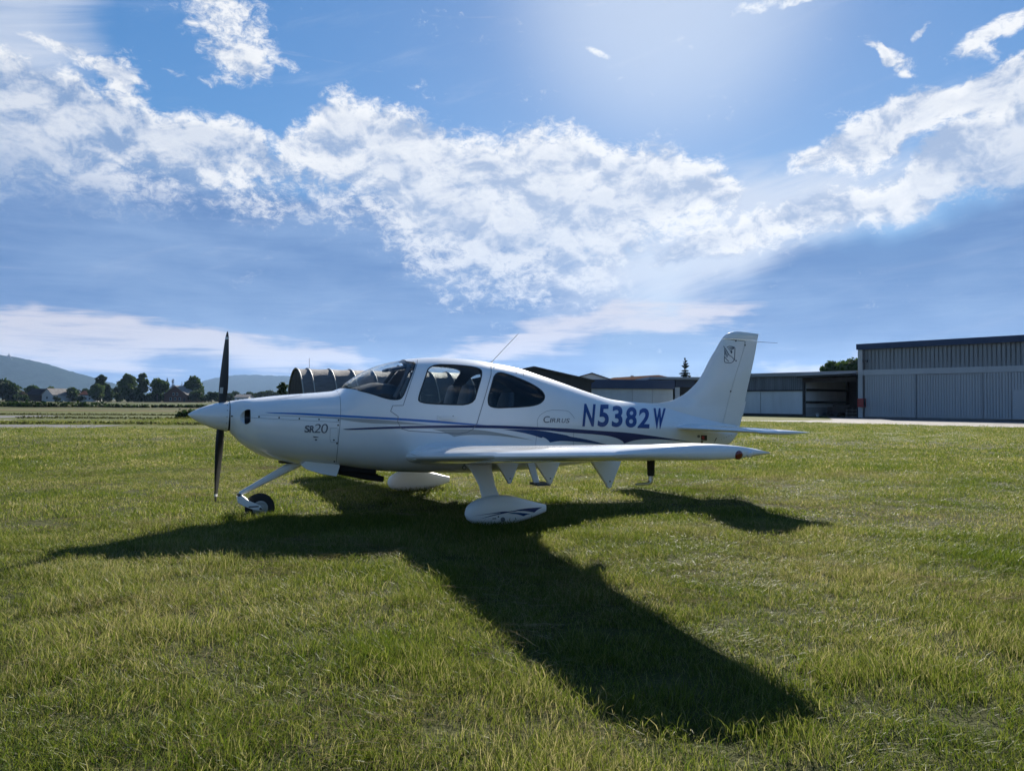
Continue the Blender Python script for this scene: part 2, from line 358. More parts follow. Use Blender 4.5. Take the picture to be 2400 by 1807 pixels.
leaf_mat('leaf_dark', (.012, .030, .010), (.035, .065, .018), .30, .7, .35, glossy=.1)
leaf_mat('leaf_light', (.035, .068, .016), (.085, .13, .03), .35, .7, .35, glossy=.1)
leaf_mat('leaf_rust', (.06, .04, .02), (.11, .075, .03), .3, .6, .5)
leaf_mat('leaf_hay', (.045, .052, .018), (.08, .085, .03), .3, .8, .5, glossy=0.0)
leaf_mat('needle', (.010, .024, .012), (.026, .05, .02), .2, .6, .8)

# ------------------------------------------------------------------ ground, fields, roads
def ground_mat(name, cols, s1=.35, s2=6.0, bump=.5):
    m_ = bpy.data.materials.new(name); m_.use_nodes = True; nt = m_.node_tree; N = nt.nodes; L = nt.links; b = N['Principled BSDF']; b.inputs['Roughness'].default_value = .95; b.inputs['Specular IOR Level'].default_value = .1
    g = N.new('ShaderNodeNewGeometry')
    def nz(sc, det, st=(1, 1, 1)):
        mp = N.new('ShaderNodeMapping'); mp.inputs['Scale'].default_value = st; L.new(g.outputs['Position'], mp.inputs[0])
        n = N.new('ShaderNodeTexNoise'); n.inputs['Scale'].default_value = sc; n.inputs['Detail'].default_value = det; n.inputs['Roughness'].default_value = .65; L.new(mp.outputs[0], n.inputs['Vector']); return n.outputs[0]
    a = nz(s1, 5, (.5, 1, 1)); f = nz(s2, 5); sm = N.new('ShaderNodeMath'); sm.operation = 'MULTIPLY_ADD'; L.new(f, sm.inputs[0]); sm.inputs[1].default_value = .55
    h = N.new('ShaderNodeMath'); h.operation = 'MULTIPLY'; L.new(a, h.inputs[0]); h.inputs[1].default_value = .5; L.new(h.outputs[0], sm.inputs[2])
    cr = N.new('ShaderNodeValToRGB'); e = cr.color_ramp.elements; e[0].position = .34; e[1].position = .70; e[0].color = (*cols[0], 1); e[1].color = (*cols[-1], 1)
    for i, c in enumerate(cols[1:-1]): k = e.new(.34 + .36 * (i + 1) / (len(cols) - 1)); k.color = (*c, 1)
    L.new(sm.outputs[0], cr.inputs[0]); L.new(cr.outputs[0], b.inputs['Base Color'])
    bp = N.new('ShaderNodeBump'); bp.inputs['Strength'].default_value = bump; bp.inputs['Distance'].default_value = .08; L.new(f, bp.inputs['Height']); L.new(bp.outputs[0], b.inputs['Normal'])
    MATS[name] = m_; return m_
ground_mat('meadow', [(.045, .055, .012), (.075, .085, .02), (.11, .115, .032), (.15, .135, .055)], .5, 9.0, .6)
ground_mat('far_meadow', [(.035, .045, .013), (.055, .065, .02), (.08, .085, .03)], .06, .9)
ground_mat('field_tan', [(.07, .062, .028), (.10, .088, .042), (.13, .11, .055)], .1, 1.6)
ground_mat('field_green', [(.028, .042, .012), (.045, .058, .017), (.06, .07, .022)], .1, 1.2)
ground_mat('field_mown', [(.042, .055, .016), (.068, .082, .024), (.10, .105, .036)], .3, 3.0)
ground_mat('field_olive', [(.035, .036, .013), (.052, .05, .02), (.07, .065, .028)], .1, 1.5)

g = MB(); S_ = 5100
g.add([(-S_, -5000, 0), (S_, -5000, 0), (S_, 8200, 0), (-S_, 8200, 0)], [(0, 1, 2, 3)])
tag(g.build('ground', MATS['meadow']), kind='structure')
ground_mat('turf_soil', [(.030, .036, .010), (.055, .060, .018), (.085, .078, .032)], .8, 14.0, .8)
sg = MB(); sg.add([(30 * math.sin(a), 30 * math.cos(a), .004) for a in (2 * math.pi * k / 48 for k in range(48))], [tuple(range(48))]); tag(sg.build('turf', MATS['turf_soil']), kind='structure')
def strip(name, poly, z, m_, label=None):
    """a flat sheet given by photograph pixels on the ground"""
    b = MB(); pts = [on_ground(*p) for p in poly]; b.add([(p.x, p.y, z) for p in pts], [tuple(range(len(pts)))])
    o = b.build(name, MATS[m_]); tag(o, kind='structure'); return o
def world_strip(name, x0, x1, y0, y1, z, m_, skew=0.0, wob=0.0):
    b = MB(); n = 60; lo = []; hi = []
    for i in range(n + 1):
        x = x0 + (x1 - x0) * i / n; w1 = wob * math.sin(i * 1.7 + y0) + wob * .6 * math.sin(i * .63 + 2 * y0); w2 = wob * math.sin(i * 1.3 + y1) + wob * .6 * math.sin(i * .51 + y1)
        lo.append((x, y0 + skew * x + w1, z)); hi.append((x, y1 + skew * x + w2, z))
    b.add(lo + hi, [(i, i + 1, n + 2 + i, n + 1 + i) for i in range(n)])
    o = b.build(name, MATS[m_]); tag(o, kind='structure'); return o
world_strip('far_field', -900, 900, 92, 2500, .02, 'far_meadow', wob=1.0)
world_strip('wheat_field', -700, 300, 300, 2400, .05, 'field_olive', wob=2.0)
world_strip('green_field', -500, 40, 150, 300, .04, 'field_green', wob=2.0)
world_strip('stubble_strip', -300, 10, 80, 92, .03, 'field_tan', wob=1.6)
world_strip('rough_field', -400, 10, 112, 150, .03, 'field_olive', wob=1.5)
world_strip('taxiway', -160, -20, 34.6, 38.4, .012, 'asphalt', wob=.12)
world_strip('apron', -90, -35.5, 47.5, 59, .012, 'asphalt', wob=.6)
world_strip('apron_edge', -90, -31.5, 45.6, 47.3, .016, 'gravel', wob=.5)
world_strip('mown_field', -200, 2, 38.9, 75.5, .006, 'field_mown', wob=.3)
# gravel track running along the hangars
FO = Vector((28.4, 72, 0)); FD = Vector((.64, -.77, 0)).normalized(); FN = Vector((.77, .64, 0)).normalized()   # hangar front: origin, along it, into it
T_TOP = [(1600, 984.6), (1745, 985.6), (1860, 986.6), (1960, 984.6), (2010, 985.5), (2100, 988), (2250, 992), (2400, 996), (2800, 1007)]
T_BOT = [(1600, 986.4), (1745, 987.8), (1860, 989.5), (1960, 992), (2010, 993.5), (2100, 995.7), (2250, 999.4), (2400, 1003), (2800, 1013)]
def ragged(e, k): return [(x + 9 * (j - 2), np.interp(x + 9 * (j - 2), [p[0] for p in e], [p[1] for p in e]) + k * (.35 * math.sin((x + 9 * j) * .11) + .25 * math.sin((x + 9 * j) * .043))) for x in range(1610, 2790, 45) for j in range(5)]
strip('gravel_track', ragged(T_TOP, 1.0) + ragged(T_BOT, 1.0)[::-1], .014, 'gravel')
fcp = [on_ground(*p) for p in ragged(T_TOP, 1.0) if p[0] > 1950]; hb = MB(); q1 = FO + FD * 2.0; q2 = FO + FD * 40
hb.add([(p.x, p.y, .011) for p in fcp] + [(q2.x + .5, q2.y + .4, .011), (q1.x + .5, q1.y + .4, .011)], [tuple(range(len(fcp) + 2))]); tag(hb.build('hangar_forecourt', MATS['asphalt']), kind='structure')

# ------------------------------------------------------------------ hills
def vnoise(x, y, seed=0):
    """smooth value noise, numpy arrays"""
    xi = np.floor(x).astype(np.int64); yi = np.floor(y).astype(np.int64); fx = x - xi; fy = y - yi; fx = fx * fx * (3 - 2 * fx); fy = fy * fy * (3 - 2 * fy)
    def h(a, b):
        n = (a * 374761393 + b * 668265263 + seed * 982451653) & 0x7fffffff; n = ((n ^ (n >> 13)) * 1274126177) & 0x7fffffff; return ((n ^ (n >> 16)) & 0xffff) / 65535.0
    return (h(xi, yi) * (1 - fx) + h(xi + 1, yi) * fx) * (1 - fy) + (h(xi, yi + 1) * (1 - fx) + h(xi + 1, yi + 1) * fx) * fy
def fbm(x, y, o=4, seed=0):
    t = np.zeros_like(x); a = .5
    for i in range(o): t += a * vnoise(x * 2 ** i, y * 2 ** i, seed + i); a *= .5
    return t
def hill(name, ridge, depth, back, seed, m_, nx, ny, tree):
    """ridge: photograph pixels along the skyline; the slope comes down towards the camera"""
    pts = [at_depth(px, py, depth) for px, py in ridge]; rx = np.array([p.x for p in pts]); rz = np.array([p.z for p in pts])
    xs = np.linspace(rx[0], rx[-1], nx); zr = np.interp(xs, rx, rz); v = np.linspace(-1, 1, ny)
    XX, VV = np.meshgrid(xs, v); ZR = np.interp(XX, rx, rz)
    YY = depth + np.where(VV < 0, VV * depth * .28, VV * back)
    prof = np.where(VV < 0, (1 + VV) ** 1.25, 1 - VV ** 2 * .6)
    gul = fbm(XX / 260 + 5, YY / 420, 3, seed) - .45
    ZZ = ZR * prof * (1 + .35 * gul * (1 - np.abs(prof))) + (fbm(XX / tree, YY / (tree * 1.6), 3, seed + 9) - .45) * tree * .9 * np.clip(prof * 4, 0, 1) - 3
    vs = np.stack([XX, YY, ZZ], -1).reshape(-1, 3); b = MB()
    fs = [(j * nx + i, j * nx + i + 1, (j + 1) * nx + i + 1, (j + 1) * nx + i) for j in range(ny - 1) for i in range(nx - 1)]
    b.v = [tuple(p) for p in vs]; b.f = fs; b.m = [0] * len(fs); o = b.build(name, MATS[m_], None, 180); tag(o, kind='structure'); return o
mat('forest', (.014, .025, .019), 1.0, var=.5, vscale=.06, spec=0.0)
hill('wooded_hill', [(-900, 900), (-500, 830), (-250, 800), (-100, 818), (0, 832), (20, 837), (33, 845), (65, 853), (97, 864), (130, 877), (152, 888), (174, 900), (195, 909), (240, 922), (300, 932)], 4000, 900, 3, 'forest', 330, 70, 17)
hill('distant_hill', [(380, 932), (440, 917), (478, 898), (500, 888), (520, 882), (560, 877), (600, 878), (640, 880), (690, 882), (760, 885), (850, 893), (950, 905), (1050, 918), (1180, 930)], 6500, 1400, 8, 'forest', 260, 60, 26)
# stone monument on the ridge
p = at_depth(21, 842, 4010); k = 4000 / FPX
mo = empty('monument', (p.x, p.y, p.z - 6)); tag(mo, 'small domed stone monument standing on the wooded hill ridge', 'monument')
b = MB(); b.box(-9 * k, 8 * k, -8, 8, -8, 5 * k * .6); b.build('plinth', MATS['stone'], mo)
b = MB()
for i in range(6):
    a = i * math.pi / 3; b.lathe((3.2 * k * math.cos(a), 3.2 * k * math.sin(a), 5 * k * .6 - .5), (0, 0, 1), [(0, .9 * k), (6 * k, .8 * k)], 8)
b.build('columns', MATS['stone'], mo)
b = MB(); b.lathe((0, 0, 5 * k * .6 + 5.6 * k), (0, 0, 1), [(0, 4.6 * k), (.8 * k, 4.4 * k), (2.2 * k, 3.4 * k), (3.6 * k, 1.7 * k), (4.6 * k, 1.0 * k), (6.4 * k, .8 * k), (8.4 * k, .05 * k)], 12); b.build('dome', MATS['stone'], mo, 40)

# ------------------------------------------------------------------ trees
def leaves(mb, centers, radii, n, size, r_, squash=.85, lo=.35):
    """n leaf clumps spread through the given lobes, most near their skin"""
    cs = np.array(centers); rs = np.array(radii); w = rs ** 2; idx = r_.choice(len(cs), n, p=w / w.sum())
    d = r_.normal(size=(n, 3)); d /= np.linalg.norm(d, axis=1)[:, None]; rad = (lo + (1 - lo) * r_.random(n) ** .5) * (1 + .12 * r_.normal(size=n))
    c = cs[idx] + d * (rs[idx] * rad)[:, None] * np.array([1, 1, squash]); u = r_.normal(size=(n, 3)); u /= np.linalg.norm(u, axis=1)[:, None]
    t = r_.normal(size=(n, 3)); t -= u * (t * u).sum(1)[:, None]; t /= np.linalg.norm(t, axis=1)[:, None]; s = size * (.55 + .9 * r_.random(n)); a = u * s[:, None]; e = t * (s * (.5 + .3 * r_.random(n)))[:, None]
    q = np.stack([c - a, c - a * .1 + e, c + a, c + a * .15 - e], 1).reshape(-1, 3); b0 = len(mb.v)
    mb.v += list(map(tuple, q)); mb.f += [(b0 + 4 * i, b0 + 4 * i + 1, b0 + 4 * i + 2, b0 + 4 * i + 3) for i in range(n)]; mb.m += [0] * n
def quick(mb, name, m_, parent):
    me = bpy.data.meshes.new(name); me.from_pydata(mb.v, [], mb.f); me.materials.append(MATS[m_]); me.update(); return mesh_obj(name, me, parent)
def tree(loc, h, w, label, m_='leaf_green', n=1500, leaf=.38, low=.12, seed=1, shape='round', name='tree', group=None, cat='tree', rot=None):
    r_ = np.random.default_rng(seed); t = empty(name, loc); tag(t, label, cat, group); lob = []; rad = []; tips = []
    nl = {'round': 13, 'tall': 15, 'bush': 9}[shape]
    for i in range(nl):
        if shape == 'tall': f = i / (nl - 1); zz = h * (low + (1 - low) * (.10 + .80 * f)); env = math.sin(math.pi * (.16 + .74 * f)) ** .7; rr = w * .5 * env
        elif shape == 'bush': zz = h * (.30 + .42 * r_.random()); rr = w * .5
        else: f = r_.random() ** .8; zz = h * (low + (1 - low) * (.22 + .60 * f)); rr = w * .5 * math.sqrt(max(.1, 1 - (2 * f - .85) ** 2 * .8))
        a = r_.random() * 6.283; q = rr * .62 * r_.random() ** .5; lob.append((math.cos(a) * q, math.sin(a) * q, zz)); rad.append(max(.18 * w, rr * (.42 + .25 * r_.random()))); tips.append(lob[-1])
    top = h - rad[-1] * .8; lob.append((0, 0, top)); rad.append(w * .17)
    b = MB(); leaves(b, lob, rad, n, leaf, r_); quick(b, 'crown', m_, t)
    b = MB(); tr = max(.05, h * .022); b.tube([(0, 0, -.2), (.02 * h * r_.normal(), .02 * h * r_.normal(), h * .35), (.03 * h * r_.normal(), .02 * h, h * .72)], [tr * 1.3, tr * .85, tr * .35], 7)
    for q in tips[:7]: b.tube([(0, 0, max(h * .15, q[2] * .45)), (q[0] * .5, q[1] * .5, q[2] * .78), q], [tr * .5, tr * .3, tr * .12], 5)
    b.build('trunk', MATS['bark'], t, 40); return t
def spruce(loc, h, w, label, seed=3, n_tier=15, name='spruce', low=.05, group=None):
    r_ = np.random.default_rng(seed); t = empty(name, loc); tag(t, label, 'tree', group); b = MB(); tr = MB(); tr.tube([(0, 0, -.2), (0, 0, h * .97)], [h * .02, h * .004], 7); n = 0; br = MB()
    for i in range(n_tier):
        f = i / (n_tier - 1); z = h * (low + (1 - low) * f * .97); ln = w * .5 * (1 - f) ** .85 * (.75 + .4 * r_.random()) + .05 * w
        for k in range(int(10 + 8 * (1 - f))):
            a = r_.random() * 6.283; l2 = ln * (.65 + .45 * r_.random()); p0 = Vector((0, 0, z)); p1 = Vector((math.cos(a) * l2, math.sin(a) * l2, z - l2 * .22 + .05 * h * (f > .8))); br.tube([p0, p1], [.02, .006], 3, cap=False)
            sd_ = Vector((-math.sin(a), math.cos(a), 0))
            for j in range(6):
                q = p0.lerp(p1, .12 + .17 * j); s = (l2 * (.40 - .04 * j) + .05) * (.7 + .5 * r_.random()); dr = Vector((0, 0, -s * (.35 + .3 * r_.random()))); o_ = (p1 - p0).normalized() * s * .5
                b.add([q - o_ * .6, q + sd_ * s + dr, q + o_ * 1.5 + dr * .3, q - sd_ * s + dr], [(0, 1, 2, 3)])
                v_ = Vector((0, 0, -1)); e_ = (sd_ * r_.normal() + (p1 - p0).normalized() * r_.normal()).normalized() * s * .75
                b.add([q - e_ + v_ * s * .35, q + v_ * -.12 * s, q + e_ + v_ * s * .35, q + v_ * s * (.75 + .5 * r_.random())], [(0, 1, 2, 3)])
    quick(b, 'crown', 'needle', t); tag(quick(br, 'branches', 'bark', t), kind='stuff'); tr.build('trunk', MATS['bark'], t, 60); return t

TD = 340.0
def far_tree(x0, x1, top, label, d=TD, m_='leaf_green', shape='round', seed=1, n=1500, base=None, name='tree', **kw):
    p = at_depth((x0 + x1) / 2, top, d); h = p.z; w = (x1 - x0) / FPX * d * 1.22; n = int(n * 1.3)
    return tree((p.x, p.y, 0), h, w, label, m_, n, max(.22, w * .045 + .16) * d / TD, seed=seed, shape=shape, name=name, **kw)
far_tree(-14, 46, 890, 'broad dark round tree beside the long dark roofed barn', m_='leaf_dark', seed=2, n=2600, low=.02)
far_tree(-70, -18, 896, 'round tree at the end of the village tree row', m_='leaf_green', seed=32, n=1500, low=.02)
far_tree(47, 62, 915, 'rusty brown bush between the broad tree and the barn', m_='leaf_rust', shape='bush', seed=3, n=500, name='shrub', cat='shrub')
far_tree(62, 95, 903, 'low round tree behind the dark barn roof', d=372, m_='leaf_green', seed=4, n=1000)
far_tree(106, 131, 905, 'pale tree behind the white gabled barn', d=378, m_='leaf_light', seed=5, n=1000)
far_tree(153, 185, 907, 'low tree in front of the dark roofed bungalow', d=352, m_='leaf_green', seed=6, n=1100, low=.02)
far_tree(190, 212, 909, 'small dark tree behind the white cottage', d=380, m_='leaf_dark', seed=7, n=800)
far_tree(222, 251, 878, 'tall pointed tree rising behind the round light green tree', d=356, m_='leaf_dark', shape='tall', seed=8, n=1700)
far_tree(211, 246, 899, 'round light green tree in front of the tall pointed tree', d=338, m_='leaf_light', seed=9, n=1500, low=.03)
far_tree(243, 264, 901, 'narrow dark tree on the right flank of the pointed tree', d=345, m_='leaf_dark', shape='tall', seed=10, n=1000, low=.03)
far_tree(244, 262, 928, 'low dark bush at the field edge below the pointed tree', d=330, m_='leaf_dark', shape='bush', seed=41, n=350, name='shrub', cat='shrub')
far_tree(263, 286, 904, 'low dark tree filling the gap beside the tallest trees', d=362, m_='leaf_dark', seed=11, n=1000, low=.02)
far_tree(264, 287, 920, 'light green shrub in the gap beside the tallest trees', d=340, m_='leaf_light', shape='bush', seed=12, n=600, name='shrub', cat='shrub')
far_tree(281, 322, 878, 'big wide leafy tree with trunks showing, beside the tallest slim tree', m_='leaf_light', shape='tall', seed=13, n=2600, low=.06)
far_tree(318, 348, 875, 'tallest slim tree of the village row', m_='leaf_green', shape='tall', seed=14, n=2100, low=.02)
far_tree(350, 389, 880, 'open birch like tree with a pale trunk left of the two slim conifers', m_='leaf_green', seed=15, n=1700, low=.14)
far_tree(346, 386, 921, 'bushes at the foot of the birch like tree', d=345, m_='leaf_dark', shape='bush', seed=16, n=800, name='shrub', cat='shrub')
for (xa, xb, tp, s_, lb) in ((385, 399, 887, 17, 'slim dark conifer nearer to the birch like tree'), (397, 414, 888, 18, 'slim dark conifer behind the brick house gable')):
    p = at_depth((xa + xb) / 2, tp, 352); spruce((p.x, p.y, 0), p.z, (xb - xa) / FPX * 352 * 1.7, lb, s_, 20, name='conifer')
p = at_depth(426, 896, 365); spruce((p.x, p.y, 0), p.z, 4.6, 'spiky small conifer above the brick house roof', 19, 10, name='conifer')
far_tree(431, 475, 881, 'tall loose tree right of the brick house', m_='leaf_green', seed=20, n=2200, low=.03, d=350)
far_tree(446, 478, 915, 'dark bush hugging the brick house corner', d=340, m_='leaf_dark', shape='bush', seed=21, n=700, name='shrub', cat='shrub')
far_tree(484, 509, 915, 'small round tree standing alone beside the propeller blade', d=330, m_='leaf_dark', seed=22, n=900, low=.02)
for i, (xa, xb, tp, lb) in enumerate(((300, 330, 926, 'bush under the tallest slim tree'), (325, 350, 924, 'bush between the tallest slim tree and the birch like tree'), (180, 196, 927, 'bush at the corner of the white cottage'), (40, 64, 926, 'bush before the rusty shrub at the barn end'), (468, 490, 926, 'bush row end beside the lone small tree'), (128, 140, 928, 'garden bush before the white bungalow'))):
    far_tree(xa, xb, tp, lb, d=333, m_='leaf_dark', shape='bush', seed=120 + i, n=450, name='shrub', cat='shrub')
for i, (xa, xb, tp) in enumerate(((526, 548, 921), (540, 566, 918), (560, 584, 923), (574, 602, 920), (596, 622, 917), (614, 642, 914), (636, 662, 917), (655, 690, 920), (505, 532, 925))):
    far_tree(xa, xb, tp, 'small far tree in the low wood before the distant hill', d=460 + 12 * (i % 3), m_='leaf_dark', seed=50 + i, n=600, low=.0, group='low wood before the distant hill')
p = at_depth(665, 895, 86); tree((p.x, p.y, 0), p.z, 1.6, 'dark slim tree beside the end of the fabric tunnel tent', 'leaf_dark', 900, .16, seed=71, shape='tall', low=.05)
p = at_depth(1985, 832, 112); tree((p.x + .8, p.y, 0), p.z, 6.6, 'round leafy tree rising behind the low grey hangar', 'leaf_green', 3600, .27, seed=72, low=.2)
p = at_depth(1955, 838, 114); tree((p.x - .3, p.y, 0), p.z, 5.2, 'second leafy crown behind the low grey hangar roof', 'leaf_green', 2800, .27, seed=73, low=.2)
p = at_depth(1605.5, 842, 125); spruce((p.x, p.y, 0), p.z, 4.0, 'dark spruce standing behind the blue trimmed hangar', 5, 17, low=.25)
for i, (px, py, w_, h_) in enumerate(((433, 981, 1.5, .55),)):
    q = on_ground(px, py); tree((q.x, q.y, 0), h_, w_, 'dark weed clump on the mown field beyond the spinner', 'leaf_dark', 500, .10, low=0, seed=90 + i, shape='bush', name='weed_clump', cat='weeds')
for i, (ya, xa, xb) in enumerate(((51.0, -34, -14), (39.6, -60, -8), (62.0, -70, -24))):
    wr = MB(); r_ = np.random.default_rng(60 + i)
    for k in range(int((xb - xa) / .10)):
        leaves(wr, [(xa + k * .10, ya + .35 * math.sin(k * .05 + i) + .08 * r_.normal(), .05)], [.13 + .08 * r_.random()], 9, .06, r_, .6)
    me = bpy.data.meshes.new('windrow'); me.from_pydata(wr.v, [], wr.f); me.materials.append(MATS['leaf_hay']); tag(mesh_obj('windrow', me), ['row of cut hay lying across the mown field', 'row of cut hay beside the asphalt taxiway', 'row of cut hay along the far edge of the apron'][i], 'hay', kind='stuff')
# dark rough growth along the field edge
hg = MB(); r_ = np.random.default_rng(5)
for i in range(230):
    x = -100 + i * .30; y = 118 + 2.2 * math.sin(i * .13) + r_.normal() * .6
    if x > -46: break
    kk = 1.0 if x < -66 else .55
    leaves(hg, [(x, y, .30 * kk)], [(.55 + .35 * r_.random()) * kk], 30, .22, r_, .8)
o = quick(hg, 'rough_hedge', 'leaf_dark', None); tag(o, 'low dark overgrown strip along the far edge of the mown field', 'hedge', kind='stuff')

# ------------------------------------------------------------------ village houses
def house(x0, x1, base_d, eave_y, ridge_y, label, wall, roof, ridge_along=True, depth=8.0, name='house', wins=(), door=None, yaw=0.0, gable=None):
    """x0..x1 pixels of the front at distance base_d; eave and ridge given as pixel rows"""
    p0 = at_depth(x0, 930, base_d); p1 = at_depth(x1, 930, base_d); w = p1.x - p0.x; ze = at_depth(x0, eave_y, base_d).z; zr = at_depth((x0 + x1) / 2, ridge_y, base_d).z
    t = empty(name, (p0.x, base_d, 0), yaw); tag(t, label, 'house')
    b = MB()
    if ridge_along: b.prism([(0, -.2), (w, -.2), (w, ze), (0, ze)], 0, depth)
    else: b.prism([(0, -.2), (w, -.2), (w, ze), (w / 2, zr), (0, ze)], 0, depth)
    wl = b.build('wall', MATS[wall], t)
    b = MB(); ov = .35; th = .18
    if ridge_along:
        for s in (0, 1):
            y0, y1 = (-ov, depth / 2) if s == 0 else (depth + ov, depth / 2); zl = ze - ov * (zr - ze) / (depth / 2)
            b.add([(-ov, y0, zl), (w + ov, y0, zl), (w + ov, y1, zr), (-ov, y1, zr), (-ov, y0, zl + th), (w + ov, y0, zl + th), (w + ov, y1, zr + th), (-ov, y1, zr + th)], [(0, 1, 2, 3), (4, 5, 6, 7), (0, 1, 5, 4), (1, 2, 6, 5), (2, 3, 7, 6), (3, 0, 4, 7)])
        b.add([(.02, depth * .03, ze), (.02, depth * .97, ze), (.02, depth / 2, zr)], [(0, 1, 2)], 1); b.add([(w - .02, depth * .03, ze), (w - .02, depth * .97, ze), (w - .02, depth / 2, zr)], [(0, 1, 2)], 1)
    else:
        for s in (-1, 1):
            xe = -ov if s < 0 else w + ov; zl = ze - ov * (zr - ze) / (w / 2)
            b.add([(xe, -ov, zl), (w / 2, -ov, zr), (w / 2, depth + ov, zr), (xe, depth + ov, zl), (xe, -ov, zl + th), (w / 2, -ov, zr + th), (w / 2, depth + ov, zr + th), (xe, depth + ov, zl + th)], [(0, 1, 2, 3), (4, 5, 6, 7), (0, 1, 5, 4), (1, 2, 6, 5), (2, 3, 7, 6), (3, 0, 4, 7)])
    rf = b.build('roof', [MATS[roof], MATS[wall]], t)
    for (fx, z0, ww, hh) in wins:
        b = MB(); b.box(fx * w - ww / 2, fx * w + ww / 2, -.06, .05, z0, z0 + hh); wn = b.build('window', MATS['wall_white'], t)
        b = MB(); b.box(fx * w - ww / 2 + .1, fx * w + ww / 2 - .1, -.08, -.05, z0 + .1, z0 + hh - .1); b.build('pane', MATS['window_dark'], wn)
    if door is not None:
        b = MB(); b.box(door * w - .5, door * w + .5, -.07, .05, 0, 2.0); b.build('door', MATS['wood_dark'], t)
    return t
house(61, 104, 352, 925, 911.5, 'long low barn with dark roof behind the white gabled barn', 'wood_dark', 'roof_dark', True, 9, 'barn')
house(98, 131, 345, 925, 911, 'barn with pale gable wall and grey roof', 'wall_white', 'roof_grey', False, 14, 'barn', wins=((.5, 1.2, 1.0, 1.2),), yaw=R(-18))
house(132, 172, 360, 924, 914, 'white bungalow under a dark hipped roof', 'wall_white', 'roof_dark', True, 9, 'bungalow', wins=((.15, 1, 1.2, 1.2), (.4, 1, 1.2, 1.2), (.75, 1, 1.2, 1.2)), door=.58)
house(186, 216, 352, 925, 917, 'white cottage with greyish red roof beside the light green tree', 'wall_white', 'roof_red', True, 8, 'cottage', wins=((.2, 1, 1.1, 1.1), (.5, 1, 1.1, 1.1), (.8, 1, 1.1, 1.1)))
house(384, 446, 342, 925, 904.5, 'brick farmhouse with a steep gable and dark tiled roof', 'wall_brick', 'roof_grey', False, 12, 'farmhouse', wins=((.3, .9, 1.1, 1.3), (.5, .9, 1.1, 1.3), (.7, .9, 1.1, 1.3), (.42, 3.2, 1.0, 1.2), (.58, 3.2, 1.0, 1.2)), door=.9, yaw=R(-14))
house(550, 582, 440, 931, 925, 'low pale building at the edge of the far wood', 'wall_white', 'roof_grey', True, 8, 'farm_building', wins=((.25, 1, 1.2, 1.0), (.6, 1, 1.2, 1.0)))

# ------------------------------------------------------------------ hangars
def corr(mb, x0, x1, y, z0, z1, pitch=.25, depth=.035, mi=0):
    """ribbed sheet in the x,z plane: real ribs"""
    n = max(1, int((x1 - x0) / pitch)); pitch = (x1 - x0) / n; xs = []
    for i in range(n): b = x0 + i * pitch; xs += [(b, 0), (b + pitch * .30, 0), (b + pitch * .42, depth), (b + pitch * .88, depth)]
    xs.append((x1, 0)); m_ = len(xs)
    mb.add([(x, y - d, z0) for x, d in xs] + [(x, y - d, z1) for x, d in xs], [(i, i + 1, m_ + i + 1, m_ + i) for i in range(m_ - 1)], mi)
ANG = math.atan2(FD.y, FD.x)
def front_t(px):
    """distance along the hangar front that a pixel column meets"""
    r = ray(px, 945); # solve CAM + k r = FO + t FD in plan
    den = r.x * FD.y - r.y * FD.x; dx, dy = FO.x - CAM.x, FO.y - CAM.y
    k = (dx * FD.y - dy * FD.x) / den; q = Vector((CAM.x + k * r.x, CAM.y + k * r.y, 0)); return (q - FO).dot(FD)
def front_z(px, py):
    t = front_t(px); q = FO + FD * t; return at_depth(px, py, q.y).z
tA = front_t(2010)
HE = 6.75; HB = 3.86
bh = empty('hangar', FO + FD * tA, ANG); tag(bh, 'large grey metal hangar with dark blue roof trim and ribbed sliding doors', 'hangar')
LEN, DEP = 34.0, 22.0
b = MB(); b.box(0, LEN, .30, DEP, -.1, HE - .12); b.build('wall', MATS['hangar_grey'], bh)
b = MB(); corr(b, .42, LEN, .30, HB + .50, HE - .50, .33, .010); b.build('upper_cladding', MATS['hangar_grey'], bh)
b = MB(); b.box(-.10, LEN + .1, -.02, DEP + .1, HE - .52, HE); b.build('roof_trim', MATS['hangar_blue'], bh)
b = MB(); b.box(.42, LEN, .10, .30, HB, HB + .50); b.build('door_header', MATS['hangar_light'], bh)
b = MB(); b.box(0, .42, .08, .32, 0, HE - .53); b.build('corner_trim', MATS['hangar_light'], bh)
b = MB(); b.tube([(.52, .14, .05), (.52, .14, HE - .55)], .045, 8); b.build('downpipe', MATS['dark_metal'], bh)
cuts = [front_t(q) - tA for q in (2024, 2147, 2304)]; cuts += [cuts[-1] + 5.6, cuts[-1] + 11.2, cuts[-1] + 16.8]
for i in range(len(cuts) - 1):
    b = MB(); y = .20 if i % 2 else .14; corr(b, cuts[i] + (.04 if i == 0 else 0), cuts[i + 1] - .03, y, .12, HB - .02, .21, .015); b.box(cuts[i] + .04, cuts[i + 1] - .03, y, y + .05, .10, HB - .02)
    dr = b.build('sliding_door', MATS['hangar_light'], bh)
    b = MB(); b.box(cuts[i + 1] - .10, cuts[i + 1] - .03, y - .055, y + .01, .12, HB - .02); b.build('edge_strip', MATS['hangar_grey'], dr)
td = front_t(2374) - tA; zd = front_z(2390, 913.6)
b = MB(); b.box(td, td + 1.9, .02, .12, .12, zd); dd = b.build('personnel_door', MATS['hangar_light'], bh)
b = MB(); b.box(td + .1, td + .22, -.03, .03, 1.05, 1.1); b.build('handle', MATS['bare_metal'], dd)
lamp = MB(); zl = front_z(2020, 846); lamp.tube([(.75, .28, zl), (.75, -.05, zl + .05)], .03, 8); lamp.box(.60, .95, -.25, .0, zl - .12, zl + .06); lamp.build('wall_lamp', MATS['dark_metal'], bh)
b = MB(); b.box(.0, .02, .5, DEP - .5, 0, HE - .53); b.build('side_cladding', MATS['hangar_grey'], bh)
